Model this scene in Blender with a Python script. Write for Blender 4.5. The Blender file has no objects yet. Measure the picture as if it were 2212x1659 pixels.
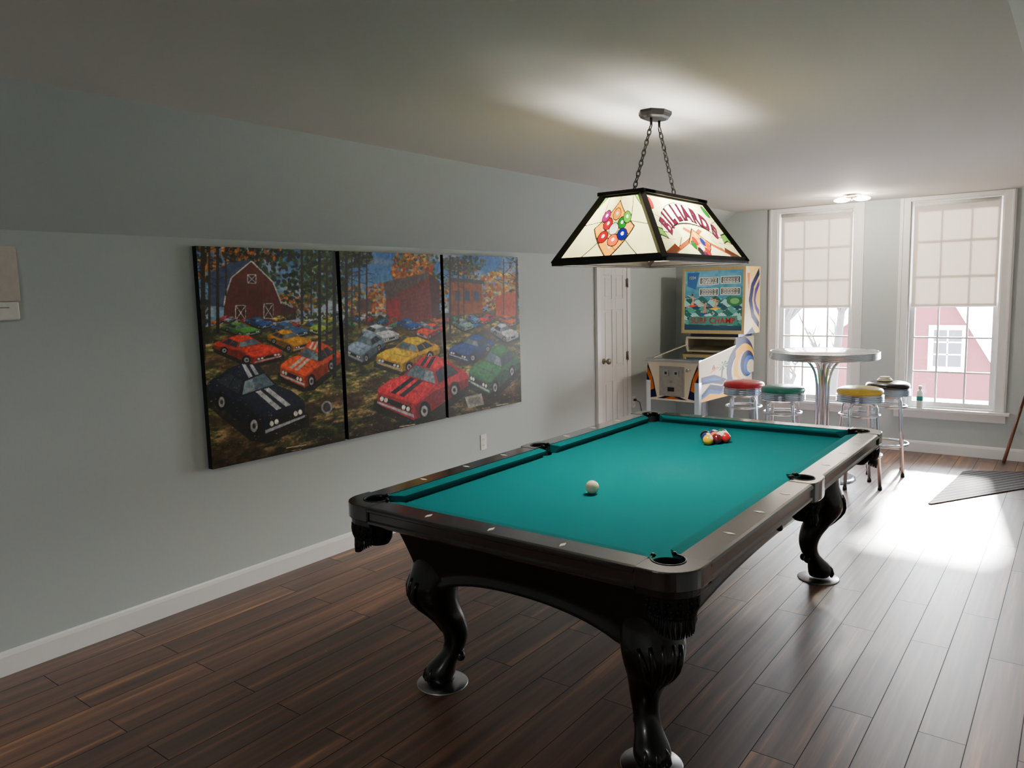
import bpy, math, random, bmesh
import numpy as np
from mathutils import Vector, Matrix, Euler
random.seed(7)
SC=bpy.context.scene
COL=SC.collection
pi=math.pi
# ------------------------------------------------------------------ materials
def lin(c):
    return tuple(((x/255.0)/12.92 if x/255.0<=0.04045 else ((x/255.0+0.055)/1.055)**2.4) for x in c)
def nmat(name):
    m=bpy.data.materials.new(name); m.use_nodes=True
    nt=m.node_tree; b=nt.nodes['Principled BSDF']
    return m,nt,b
def N(nt,t,**kw):
    n=nt.nodes.new(t)
    for k,v in kw.items(): setattr(n,k,v)
    return n
def pmat(name,c,rough=.5,metal=0,var=.06,scale=30,bump=0,coat=0,spec=None,emit=None,es=0,stretch=None):
    m,nt,b=nmat(name)
    c=lin(c) if max(c)>1 else c
    tc=N(nt,'ShaderNodeTexCoord'); no=N(nt,'ShaderNodeTexNoise'); no.inputs['Scale'].default_value=scale
    no.inputs['Detail'].default_value=3
    if stretch:
        mp=N(nt,'ShaderNodeMapping'); mp.inputs['Scale'].default_value=stretch
        nt.links.new(tc.outputs['Object'],mp.inputs['Vector']); nt.links.new(mp.outputs[0],no.inputs['Vector'])
    else: nt.links.new(tc.outputs['Object'],no.inputs['Vector'])
    r=N(nt,'ShaderNodeValToRGB')
    r.color_ramp.elements[0].position=.3; r.color_ramp.elements[1].position=.7
    r.color_ramp.elements[0].color=(*[max(0,x*(1-var)) for x in c],1)
    r.color_ramp.elements[1].color=(*[min(1,x*(1+var)) for x in c],1)
    nt.links.new(no.outputs[0],r.inputs[0]); nt.links.new(r.outputs[0],b.inputs['Base Color'])
    b.inputs['Roughness'].default_value=rough; b.inputs['Metallic'].default_value=metal
    if coat: b.inputs['Coat Weight'].default_value=coat; b.inputs['Coat Roughness'].default_value=.12
    if spec is not None: b.inputs['Specular IOR Level'].default_value=spec
    if bump:
        bp=N(nt,'ShaderNodeBump'); bp.inputs['Strength'].default_value=bump; bp.inputs['Distance'].default_value=.003
        nt.links.new(no.outputs[0],bp.inputs['Height']); nt.links.new(bp.outputs[0],b.inputs['Normal'])
    if es:
        b.inputs['Emission Color'].default_value=(*(lin(emit) if max(emit)>1 else emit),1); b.inputs['Emission Strength'].default_value=es
    return m
def attrmat(name,rough=.5,es=0,coat=0,transl=0,spec=None):
    m,nt,b=nmat(name)
    a=N(nt,'ShaderNodeAttribute'); a.attribute_name='Col'
    nt.links.new(a.outputs['Color'],b.inputs['Base Color']); b.inputs['Roughness'].default_value=rough
    if spec is not None: b.inputs['Specular IOR Level'].default_value=spec
    if coat: b.inputs['Coat Weight'].default_value=coat
    if es:
        nt.links.new(a.outputs['Color'],b.inputs['Emission Color']); b.inputs['Emission Strength'].default_value=es
    if transl:
        t=N(nt,'ShaderNodeBsdfTranslucent'); nt.links.new(a.outputs['Color'],t.inputs[0])
        mx=N(nt,'ShaderNodeMixShader'); mx.inputs[0].default_value=transl
        out=[n for n in nt.nodes if n.type=='OUTPUT_MATERIAL'][0]
        nt.links.new(b.outputs[0],mx.inputs[1]); nt.links.new(t.outputs[0],mx.inputs[2]); nt.links.new(mx.outputs[0],out.inputs[0])
    return m
M={}
M['wall']=pmat('wall_paint',(180,189,189),.75,var=.015,scale=60,bump=.03)
M['ceil']=pmat('ceiling_paint',(205,202,197),.8,var=.015,scale=60,bump=.03)
M['trim']=pmat('white_trim_paint',(232,232,232),.4,var=.01)
M['door']=pmat('white_door_paint',(222,222,220),.45,var=.01)
M['black']=pmat('black_lacquered_wood',(9,7,7),.28,var=.35,scale=12,coat=.25,stretch=(8,8,1),spec=.35)
M['blackrail']=pmat('dark_rail_wood',(12,9,9),.2,var=.3,scale=10,coat=1,stretch=(6,6,1))
M['leather']=pmat('black_leather',(8,7,7),.5,var=.3,scale=150,bump=.4,spec=.25)
M['felt']=pmat('teal_cloth',(0,100,104),.95,var=.06,scale=400,bump=.15,spec=.05)
M['feltc']=pmat('teal_cushion_cloth',(0,90,94),.95,var=.06,scale=400,bump=.15,spec=.05)
M['pearl']=pmat('pearl_inlay',(225,222,210),.25)
M['chrome']=pmat('chrome',(220,230,242),.2,metal=1,var=.02)
M['steel']=pmat('brushed_steel',(170,170,172),.3,metal=1,var=.05)
M['nickel']=pmat('satin_nickel',(150,142,130),.3,metal=1,var=.05)
M['bronze']=pmat('dark_bronze',(20,16,14),.5,metal=.4,var=.4,scale=40)
M['canvas']=pmat('black_canvas_edge',(8,8,9),.7)
M['paint']=attrmat('painted_canvas',.5,spec=.2)
M['art']=attrmat('printed_artwork',.6,spec=.15)
M['backglass']=attrmat('backglass_print',.2,es=.35,coat=.3)
M['shade']=attrmat('stained_glass',.2,es=1.7,transl=.4)
M['ball']=attrmat('ball_resin',.08,coat=.6)
M['plastic']=pmat('white_plastic',(225,224,218),.35)
M['beige']=pmat('beige_plastic',(198,188,179),.5)
M['dark']=pmat('black_plastic',(14,14,14),.4)
M['cream']=pmat('cream_cabinet_paint',(214,204,178),.5,var=.03,spec=.2)
M['wood']=pmat('varnished_maple',(214,190,134),.4,var=.08,scale=14,stretch=(8,8,1))
M['navy']=pmat('navy_paint',(22,28,80),.35)
M['red']=pmat('red_vinyl',(166,12,38),.3,coat=.3,var=.03)
M['green']=pmat('turquoise_vinyl',(6,128,112),.3,coat=.3,var=.03)
M['yellow']=pmat('yellow_vinyl',(214,184,64),.3,coat=.3,var=.03)
M['blackv']=pmat('black_vinyl',(16,15,22),.25,coat=.4,var=.03)
M['laminate']=pmat('grey_white_laminate',(205,205,205),.2,coat=.4,var=.05,scale=60)
M['redtext']=pmat('red_lettering',(200,40,35),.3)
M['whitetext']=pmat('white_lettering',(235,235,225),.3)
M['glassred']=pmat('purple_red_glass',(140,20,70),.2,emit=(160,30,80),es=1.0)
M['leadline']=pmat('lead_outline',(24,18,14),.5)
M['bulb']=pmat('lit_bulb',(255,250,235),.3,emit=(255,244,220),es=60)
M['opal']=pmat('lit_opal_glass',(255,250,240),.3,emit=(255,240,215),es=50)
M['teal_label']=pmat('teal_label',(0,120,110),.4)
M['cue']=pmat('cue_wood',(92,50,28),.35,var=.15,scale=20,stretch=(8,8,1))
M['snow']=pmat('snow_ground',(225,228,232),.9,var=.05,scale=1)
M['bark']=pmat('grey_bark',(44,40,38),.9,var=.2,scale=8)
M['barn']=pmat('red_barn_siding',(60,0,8),.8,var=.12,scale=6,stretch=(12,1,.4))
M['barnwhite']=pmat('white_barn_trim',(235,235,235),.6)
M['barnglass']=pmat('dark_window_pane',(20,25,34),.2)
M['coindoor']=pmat('grey_coin_door_metal',(158,155,150),.45,metal=.3,var=.08)
M['cloth']=pmat('pale_yellow_cloth',(214,206,160),.8)
def glass_mat():
    m=bpy.data.materials.new('clear_pane'); m.use_nodes=True; nt=m.node_tree; nt.nodes.clear()
    o=N(nt,'ShaderNodeOutputMaterial'); t=N(nt,'ShaderNodeBsdfTransparent'); g=N(nt,'ShaderNodeBsdfGlossy'); g.inputs['Roughness'].default_value=.03
    fr=N(nt,'ShaderNodeFresnel'); fr.inputs[0].default_value=1.45
    mx=N(nt,'ShaderNodeMixShader'); nt.links.new(fr.outputs[0],mx.inputs[0]); nt.links.new(t.outputs[0],mx.inputs[1]); nt.links.new(g.outputs[0],mx.inputs[2]); nt.links.new(mx.outputs[0],o.inputs[0])
    return m
M['glass']=glass_mat()
def blind_mat():
    m=bpy.data.materials.new('roller_blind_fabric'); m.use_nodes=True; nt=m.node_tree; nt.nodes.clear()
    o=N(nt,'ShaderNodeOutputMaterial'); d=N(nt,'ShaderNodeBsdfDiffuse'); t=N(nt,'ShaderNodeBsdfTranslucent')
    tc=N(nt,'ShaderNodeTexCoord'); w=N(nt,'ShaderNodeTexNoise'); w.inputs['Scale'].default_value=300
    nt.links.new(tc.outputs['Object'],w.inputs['Vector'])
    r=N(nt,'ShaderNodeValToRGB'); r.color_ramp.elements[0].color=(*lin((234,228,222)),1); r.color_ramp.elements[1].color=(*lin((243,238,232)),1)
    nt.links.new(w.outputs[0],r.inputs[0]); nt.links.new(r.outputs[0],d.inputs[0])
    t.inputs[0].default_value=(*lin((166,159,152)),1)
    mx=N(nt,'ShaderNodeMixShader'); mx.inputs[0].default_value=.4
    nt.links.new(d.outputs[0],mx.inputs[1]); nt.links.new(t.outputs[0],mx.inputs[2])
    nt.links.new(mx.outputs[0],o.inputs[0]); return m
M['blind']=blind_mat()
def floor_mat():
    m,nt,b=nmat('brown_laminate_planks')
    tc=N(nt,'ShaderNodeTexCoord'); mp=N(nt,'ShaderNodeMapping'); mp.inputs['Rotation'].default_value=(0,0,pi/2)
    nt.links.new(tc.outputs['Object'],mp.inputs['Vector'])
    br=N(nt,'ShaderNodeTexBrick'); br.offset=.37; br.inputs['Scale'].default_value=1
    br.inputs['Brick Width'].default_value=1.22; br.inputs['Row Height'].default_value=.15; br.inputs['Mortar Size'].default_value=.0017
    br.inputs['Color1'].default_value=(0,0,0,1); br.inputs['Color2'].default_value=(1,1,1,1); br.inputs['Mortar'].default_value=(.5,.5,.5,1)
    nt.links.new(mp.outputs[0],br.inputs['Vector'])
    add=N(nt,'ShaderNodeVectorMath',operation='ADD'); sc=N(nt,'ShaderNodeVectorMath',operation='SCALE'); sc.inputs['Scale'].default_value=37
    nt.links.new(br.outputs['Color'],sc.inputs[0]); nt.links.new(tc.outputs['Object'],add.inputs[0]); nt.links.new(sc.outputs[0],add.inputs[1])
    m1=N(nt,'ShaderNodeMapping'); m1.inputs['Scale'].default_value=(24,.9,1); nt.links.new(add.outputs[0],m1.inputs['Vector'])
    n1=N(nt,'ShaderNodeTexNoise'); n1.inputs['Scale'].default_value=1; n1.inputs['Detail'].default_value=4; n1.inputs['Roughness'].default_value=.5
    nt.links.new(m1.outputs[0],n1.inputs['Vector'])
    m2=N(nt,'ShaderNodeMapping'); m2.inputs['Scale'].default_value=(100,6,1); nt.links.new(add.outputs[0],m2.inputs['Vector'])
    n2=N(nt,'ShaderNodeTexNoise'); n2.inputs['Scale'].default_value=1; n2.inputs['Detail'].default_value=3; nt.links.new(m2.outputs[0],n2.inputs['Vector'])
    r=N(nt,'ShaderNodeValToRGB'); cr=r.color_ramp
    cr.elements[0].position=.28; cr.elements[0].color=(*lin((62,38,28)),1)
    cr.elements[1].position=.76; cr.elements[1].color=(*lin((184,128,80)),1)
    e=cr.elements.new(.46); e.color=(*lin((88,57,43)),1)
    e=cr.elements.new(.6); e.color=(*lin((116,79,57)),1)
    nt.links.new(n1.outputs[0],r.inputs[0])
    mx=N(nt,'ShaderNodeMix',data_type='RGBA',blend_type='MULTIPLY'); mx.inputs[0].default_value=.25
    r2=N(nt,'ShaderNodeValToRGB'); r2.color_ramp.elements[0].position=.3; r2.color_ramp.elements[0].color=(.45,.42,.4,1); r2.color_ramp.elements[1].position=.62
    nt.links.new(n2.outputs[0],r2.inputs[0]); nt.links.new(r.outputs[0],mx.inputs[6]); nt.links.new(r2.outputs[0],mx.inputs[7])
    mx2=N(nt,'ShaderNodeMix',data_type='RGBA',blend_type='MULTIPLY'); mx2.inputs[0].default_value=1
    r3=N(nt,'ShaderNodeValToRGB'); r3.color_ramp.elements[0].color=(.8,.79,.79,1); r3.color_ramp.elements[1].color=(1.08,1.06,1.04,1)
    nt.links.new(br.outputs['Color'],r3.inputs[0]); nt.links.new(mx.outputs[2],mx2.inputs[6]); nt.links.new(r3.outputs[0],mx2.inputs[7])
    mx3=N(nt,'ShaderNodeMix',data_type='RGBA'); nt.links.new(br.outputs['Fac'],mx3.inputs[0]); nt.links.new(mx2.outputs[2],mx3.inputs[6]); mx3.inputs[7].default_value=(.012,.008,.006,1)
    nt.links.new(mx3.outputs[2],b.inputs['Base Color'])
    rr=N(nt,'ShaderNodeMapRange'); rr.inputs[3].default_value=.40; rr.inputs[4].default_value=.50; nt.links.new(n2.outputs[0],rr.inputs[0])
    rm=N(nt,'ShaderNodeMath',operation='MULTIPLY_ADD'); rm.inputs[1].default_value=.4; nt.links.new(br.outputs['Fac'],rm.inputs[0]); nt.links.new(rr.outputs[0],rm.inputs[2]); nt.links.new(rm.outputs[0],b.inputs['Roughness'])
    sp=N(nt,'ShaderNodeMath',operation='MULTIPLY_ADD'); sp.inputs[1].default_value=-.5; sp.inputs[2].default_value=.85
    nt.links.new(br.outputs['Fac'],sp.inputs[0]); nt.links.new(sp.outputs[0],b.inputs['Specular IOR Level'])
    inv=N(nt,'ShaderNodeMath',operation='MULTIPLY_ADD'); inv.inputs[1].default_value=-.4; inv.inputs[2].default_value=.5
    nt.links.new(br.outputs['Fac'],inv.inputs[0]); nt.links.new(inv.outputs[0],b.inputs['Coat Weight']); b.inputs['Coat Roughness'].default_value=.42
    bp=N(nt,'ShaderNodeBump'); bp.inputs['Strength'].default_value=.15; bp.inputs['Distance'].default_value=.002
    m5=N(nt,'ShaderNodeMath',operation='MULTIPLY'); m5.inputs[1].default_value=.5; nt.links.new(n2.outputs[0],m5.inputs[0])
    ms=N(nt,'ShaderNodeMath',operation='SUBTRACT'); nt.links.new(m5.outputs[0],ms.inputs[0]); nt.links.new(br.outputs['Fac'],ms.inputs[1])
    nt.links.new(ms.outputs[0],bp.inputs['Height']); nt.links.new(bp.outputs[0],b.inputs['Normal'])
    return m
M['floor']=floor_mat()
def rug_mat():
    m,nt,b=nmat('striped_woven_rug')
    tc=N(nt,'ShaderNodeTexCoord'); mp=N(nt,'ShaderNodeMapping'); mp.inputs['Rotation'].default_value=(0,0,math.radians(-58))
    nt.links.new(tc.outputs['Object'],mp.inputs['Vector'])
    w=N(nt,'ShaderNodeTexWave'); w.bands_direction='Y'; w.inputs['Scale'].default_value=6; w.inputs['Distortion'].default_value=.8; w.inputs['Detail Scale'].default_value=8
    nt.links.new(mp.outputs[0],w.inputs['Vector'])
    r=N(nt,'ShaderNodeValToRGB'); r.color_ramp.elements[0].color=(*lin((52,50,52)),1); r.color_ramp.elements[1].color=(*lin((98,95,94)),1)
    nt.links.new(w.outputs[0],r.inputs[0]); nt.links.new(r.outputs[0],b.inputs['Base Color']); b.inputs['Roughness'].default_value=.95; b.inputs['Specular IOR Level'].default_value=.1
    return m
M['rug']=rug_mat()
# ------------------------------------------------------------------ mesh builder
class MB:
    def __init__(s): s.v=[];s.f=[];s.m=[];s.s=[]
    def add(s,v,f,mi=0,sm=False):
        o=len(s.v); s.v+= [tuple(p) for p in v]
        for q in f: s.f.append([i+o for i in q]); s.m.append(mi); s.s.append(sm)
        return s
    def box(s,c,d,mi=0,R=None):
        x,y,z=[k/2 for k in d]
        P=[Vector((a*x,b*y,e*z)) for a in(-1,1) for b in(-1,1) for e in(-1,1)]
        if R: P=[R@p for p in P]
        P=[p+Vector(c) for p in P]
        return s.add(P,[(0,1,3,2),(4,6,7,5),(0,4,5,1),(2,3,7,6),(0,2,6,4),(1,5,7,3)],mi)
    def b2(s,a,b,mi=0):
        return s.box([(p+q)/2 for p,q in zip(a,b)],[abs(q-p) for p,q in zip(a,b)],mi)
    def prism(s,poly,z0,z1,mi=0,ax='z',sm=False):
        n=len(poly)
        def P(p,z):
            if ax=='z': return (p[0],p[1],z)
            if ax=='y': return (p[0],z,p[1])
            return (z,p[0],p[1])
        v=[P(p,z0) for p in poly]+[P(p,z1) for p in poly]
        s.add(v,[tuple(range(n))[::-1],tuple(range(n,2*n))],mi)
        o=len(s.v)-2*n
        for i in range(n):
            j=(i+1)%n; s.f.append([o+i,o+j,o+n+j,o+n+i]); s.m.append(mi); s.s.append(sm)
        return s
    def rings(s,R,mi=0,sm=True,cap=True,closed=True,loop=False):
        n=len(R[0]); v=[p for r in R for p in r]; f=[]
        k=len(R)
        for a in range(k if loop else k-1):
            b=(a+1)%k
            for i in range(n if closed else n-1):
                j=(i+1)%n; f.append((a*n+i,a*n+j,b*n+j,b*n+i))
        s.add(v,f,mi,sm)
        if cap and not loop:
            o=len(s.v)-len(v)
            s.f.append([o+i for i in range(n)][::-1]); s.m.append(mi); s.s.append(False)
            s.f.append([o+(k-1)*n+i for i in range(n)]); s.m.append(mi); s.s.append(False)
        return s
    def lathe(s,prof,c=(0,0,0),seg=32,mi=0,sm=True,cap=True,R=None,ph=0,sx=1,sy=1):
        Rg=[]
        for r,z in prof:
            ring=[Vector((sx*r*math.cos(2*pi*i/seg+ph),sy*r*math.sin(2*pi*i/seg+ph),z)) for i in range(seg)]
            if R: ring=[R@p for p in ring]
            Rg.append([p+Vector(c) for p in ring])
        return s.rings(Rg,mi,sm,cap)
    def tube(s,pts,r,seg=10,mi=0,loop=False,sm=True):
        pts=[Vector(p) for p in pts]; n=len(pts)
        rr=r if isinstance(r,(list,tuple)) else [r]*n
        Rg=[];up=None
        for i,p in enumerate(pts):
            if loop: t=pts[(i+1)%n]-pts[i-1]
            else: t=pts[min(i+1,n-1)]-pts[max(i-1,0)]
            t.normalize()
            if up is None:
                up=Vector((0,0,1)) if abs(t.z)<.9 else Vector((1,0,0))
            a=t.cross(up).normalized(); b=a.cross(t).normalized(); up=b
            Rg.append([p+a*rr[i]*math.cos(2*pi*k/seg)+b*rr[i]*math.sin(2*pi*k/seg) for k in range(seg)])
        return s.rings(Rg,mi,sm,cap=not loop,loop=loop)
    def ell(s,c,r,seg=16,rg=10,mi=0,R=None):
        Rg=[]
        for a in range(1,rg):
            th=pi*a/rg
            ring=[Vector((r[0]*math.sin(th)*math.cos(2*pi*i/seg),r[1]*math.sin(th)*math.sin(2*pi*i/seg),-r[2]*math.cos(th))) for i in range(seg)]
            if R: ring=[R@p for p in ring]
            Rg.append([p+Vector(c) for p in ring])
        return s.rings(Rg,mi,True,True)
def link(o,parent=None):
    COL.objects.link(o)
    if parent: o.parent=parent
    return o
def obj(name,mb,mats,parent=None,loc=(0,0,0),rot=(0,0,0),label=None,cat=None,kind=None,group=None,bev=0,fix=True):
    me=bpy.data.meshes.new(name); me.from_pydata(mb.v,[],mb.f)
    me.polygons.foreach_set('material_index',mb.m); me.polygons.foreach_set('use_smooth',mb.s)
    if not isinstance(mats,(list,tuple)): mats=[mats]
    for m in mats: me.materials.append(M[m] if isinstance(m,str) else m)
    me.validate(); me.update()
    if fix:
        bm=bmesh.new(); bm.from_mesh(me); bmesh.ops.recalc_face_normals(bm,faces=bm.faces); bm.to_mesh(me); bm.free()
    o=bpy.data.objects.new(name,me); o.location=loc; o.rotation_euler=rot; link(o,parent)
    if bev:
        b=o.modifiers.new('bevel','BEVEL'); b.width=bev; b.segments=2; b.limit_method='ANGLE'; b.angle_limit=math.radians(40)
    meta(o,label,cat,kind,group); return o
def meta(o,label=None,cat=None,kind=None,group=None):
    if label:o['label']=label
    if cat:o['category']=cat
    if kind:o['kind']=kind
    if group:o['group']=group
def empty(name,loc,rot=(0,0,0),label=None,cat=None,group=None,kind=None):
    o=bpy.data.objects.new(name,None); o.location=loc; o.rotation_euler=rot; o.empty_display_size=.1; link(o); meta(o,label,cat,kind,group); return o
def text(name,s,size,mat,mw,parent=None,arc=None,ext=.0008,bold=.012,stepk=.72,sy=1):
    def one(ch):
        cu=bpy.data.curves.new('t','FONT'); cu.body=ch; cu.size=size; cu.align_x='CENTER'; cu.align_y='CENTER'; cu.extrude=ext; cu.offset=size*bold
        ob=bpy.data.objects.new('t',cu); COL.objects.link(ob)
        bpy.context.view_layer.update()
        me=bpy.data.meshes.new_from_object(ob.evaluated_get(bpy.context.evaluated_depsgraph_get()))
        v=[(p.co.x,p.co.y*sy,p.co.z) for p in me.vertices]; f=[tuple(p.vertices) for p in me.polygons]
        bpy.data.objects.remove(ob); bpy.data.curves.remove(cu); bpy.data.meshes.remove(me); return v,f
    mb=MB()
    if arc is None:
        v,f=one(s); mb.add(v,f)
    else:
        wd=[.38 if ch=='I' else 1 for ch in s]; tot=sum(wd); acc=0
        for i,ch in enumerate(s):
            v,f=one(ch); pos=acc+wd[i]/2-tot/2; acc+=wd[i]
            th=-pos*size*stepk/arc
            v=[(x*math.cos(th)-(y+arc)*math.sin(th),x*math.sin(th)+(y+arc)*math.cos(th)-arc,z) for x,y,z in v]
            mb.add(v,f)
    mb.v=[tuple(mw@Vector(p)) for p in mb.v]
    return obj(name,mb,mat,parent,fix=False)
# ------------------------------------------------------------------ raster painter onto vertex-coloured grids
def hsh(i,j,s):
    x=np.sin(i*127.1+j*311.7+s*74.7)*43758.5453; return x-np.floor(x)
def vn(U,V,sc,s=0):
    x=U*sc;y=V*sc;i=np.floor(x);j=np.floor(y);fx=x-i;fy=y-j;fx=fx*fx*(3-2*fx);fy=fy*fy*(3-2*fy)
    return (hsh(i,j,s)*(1-fx)+hsh(i+1,j,s)*fx)*(1-fy)+(hsh(i,j+1,s)*(1-fx)+hsh(i+1,j+1,s)*fx)*fy
class Painter:
    def __init__(s,u0,u1,v0,v1,nx,ny,T=None):
        s.us=np.linspace(u0,u1,nx); s.vs=np.linspace(v0,v1,ny); s.U,s.V=np.meshgrid(s.us,s.vs)
        s.A=np.zeros((ny,nx,3)); s.T=T or (lambda x,y:(x,y))
    def fill(s,c): s.A[:]=np.array(c)/255.
    def _sl(s,u0,u1,v0,v1):
        i0,i1=np.searchsorted(s.us,[u0,u1]); j0,j1=np.searchsorted(s.vs,[v0,v1]); return slice(j0,j1),slice(i0,i1)
    def poly(s,pts,c,raw=False,al=1):
        if not raw: pts=[s.T(*p) for p in pts]
        xs=[p[0] for p in pts];ys=[p[1] for p in pts]
        sl=s._sl(min(xs),max(xs),min(ys),max(ys)); U=s.U[sl];V=s.V[sl]
        if U.size==0: return
        ins=np.zeros(U.shape,bool); n=len(pts)
        for k in range(n):
            x1,y1=pts[k];x2,y2=pts[(k+1)%n]
            if y1==y2: continue
            ins^=((y1>V)!=(y2>V))&(U<(x2-x1)*(V-y1)/(y2-y1)+x1)
        s.A[sl][ins]=s.A[sl][ins]*(1-al)+np.array(c)/255.*al
    def ell(s,cx,cy,rx,ry,c,raw=False,n=20,a0=0,al=1):
        s.poly([(cx+rx*math.cos(2*pi*k/n)*math.cos(a0)-ry*math.sin(2*pi*k/n)*math.sin(a0),cy+rx*math.cos(2*pi*k/n)*math.sin(a0)+ry*math.sin(2*pi*k/n)*math.cos(a0)) for k in range(n)],c,raw,al)
    def line(s,p,q,w,c,raw=False):
        dx,dy=q[0]-p[0],q[1]-p[1];l=math.hypot(dx,dy) or 1;nx,ny=-dy/l*w/2,dx/l*w/2
        s.poly([(p[0]+nx,p[1]+ny),(q[0]+nx,q[1]+ny),(q[0]-nx,q[1]-ny),(p[0]-nx,p[1]-ny)],c,raw)
    def pl(s,pts,w,c):
        for a,b in zip(pts[:-1],pts[1:]): s.line(a,b,w,c)
    def soften(s,k=1):
        for _ in range(k):
            A=np.pad(s.A,((1,1),(1,1),(0,0)),mode='edge')
            s.A=(A[1:-1,1:-1]*4+A[:-2,1:-1]+A[2:,1:-1]+A[1:-1,:-2]+A[1:-1,2:])/8
    def mesh(s,name,corner,mat,parent=None,**kw):
        ny,nx=s.U.shape
        a=np.linspace(0,1,nx)[None,:,None]; b=np.linspace(0,1,ny)[:,None,None]
        bl,br,tr,tl=[np.array(c,float) for c in corner]
        P=(bl*(1-a)+br*a)*(1-b)+(tl*(1-a)+tr*a)*b
        idx=np.arange(nx*ny).reshape(ny,nx)
        F=np.stack([idx[:-1,:-1],idx[:-1,1:],idx[1:,1:],idx[1:,:-1]],-1).reshape(-1,4)
        me=bpy.data.meshes.new(name); me.from_pydata(P.reshape(-1,3).tolist(),[],F.tolist()); me.materials.append(M[mat])
        A=np.clip(s.A,0,1); L=np.where(A<=.04045,A/12.92,((A+.055)/1.055)**2.4)
        ca=me.color_attributes.new('Col','FLOAT_COLOR','POINT')
        ca.data.foreach_set('color',np.concatenate([L,np.ones((ny,nx,1))],-1).astype(np.float32).ravel())
        o=bpy.data.objects.new(name,me); link(o,parent); meta(o,**kw); return o
# ------------------------------------------------------------------ dimensions
CX,CH=3.7018,1.6107
YB=7.96; ZC=2.396; ZK=1.935; XS=.687; XW=4.17; YF=-1.6
cd=bpy.data.cameras.new('camera'); co=bpy.data.objects.new('camera',cd); COL.objects.link(co); SC.camera=co
yaw,pit,rol=[math.radians(a) for a in (37.3292,6.9104,1.5023)]
fw=Vector((-math.sin(yaw)*math.cos(pit),math.cos(yaw)*math.cos(pit),-math.sin(pit)))
rt=Vector((math.cos(yaw),math.sin(yaw),0)); dn=fw.cross(rt)
r2=rt*math.cos(rol)+dn*math.sin(rol); d2=-rt*math.sin(rol)+dn*math.cos(rol)
co.matrix_world=Matrix(((r2.x,-d2.x,-fw.x,CX),(r2.y,-d2.y,-fw.y,0),(r2.z,-d2.z,-fw.z,CH),(0,0,0,1)))
cd.sensor_width=36; cd.lens=1624.645/2212*36; cd.clip_start=.02; cd.clip_end=300
# ------------------------------------------------------------------ room
def struct(name,mb,mat,**k): return obj(name,mb,mat,kind='structure',**k)
struct('floor',MB().b2((-.12,YF-.1,-.1),(XW+.12,YB+.15,0)),'floor')
mb=MB(); mb.prism([(0,0),(0,ZK),(XS,ZC),(XS,ZC+.12),(-.12,ZK+.12),(-.12,0)],YF,YB,ax='y'); struct('wall_left',mb,'wall')
mb=MB(); mb.prism([(XW,0),(XW,ZK),(XW-XS,ZC),(XW-XS,ZC+.12),(XW+.12,ZK+.12),(XW+.12,0)],YF,YB,ax='y'); struct('wall_right',mb,'wall')
struct('ceiling',MB().b2((XS,YF,ZC),(XW-XS,YB,ZC+.12)),'ceil')
struct('wall_front',MB().b2((-.12,YF-.1,0),(XW+.12,YF,ZC+.12)),'wall')
WIN=[(1.136,1.876),(2.363,3.096)]; WZ0,WZ1=.43,2.355; WT=.15
mb=MB()
xs=[-.12,WIN[0][0],WIN[0][1],WIN[1][0],WIN[1][1],XW+.12]
for a,b in ((0,1),(2,3),(4,5)): mb.b2((xs[a],YB,0),(xs[b],YB+WT,ZC+.12))
for a,b in ((1,2),(3,4)):
    mb.b2((xs[a],YB,0),(xs[b],YB+WT,WZ0)); mb.b2((xs[a],YB,WZ1),(xs[b],YB+WT,ZC+.12))
struct('wall_back',mb,'wall')
bp=lambda: [(0,0),(.014,0),(.014,.085),(.009,.1),(.004,.108),(0,.108)]
mb=MB(); mb.prism([(x,z) for x,z in bp()],YF+.02,6.165,ax='y'); struct('baseboard_left',mb,'trim')
mb=MB(); mb.prism([(x,z) for x,z in bp()],6.845,YB-.015,ax='y'); struct('baseboard_left',mb,'trim')
mb=MB(); mb.prism([(YB-x,z) for x,z in bp()],.0,XW,ax='x'); struct('baseboard_back',mb,'trim')
mb=MB(); mb.prism([(XW-x,z) for x,z in bp()],YF+.02,YB-.015,ax='y'); struct('baseboard_right',mb,'trim')
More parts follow.
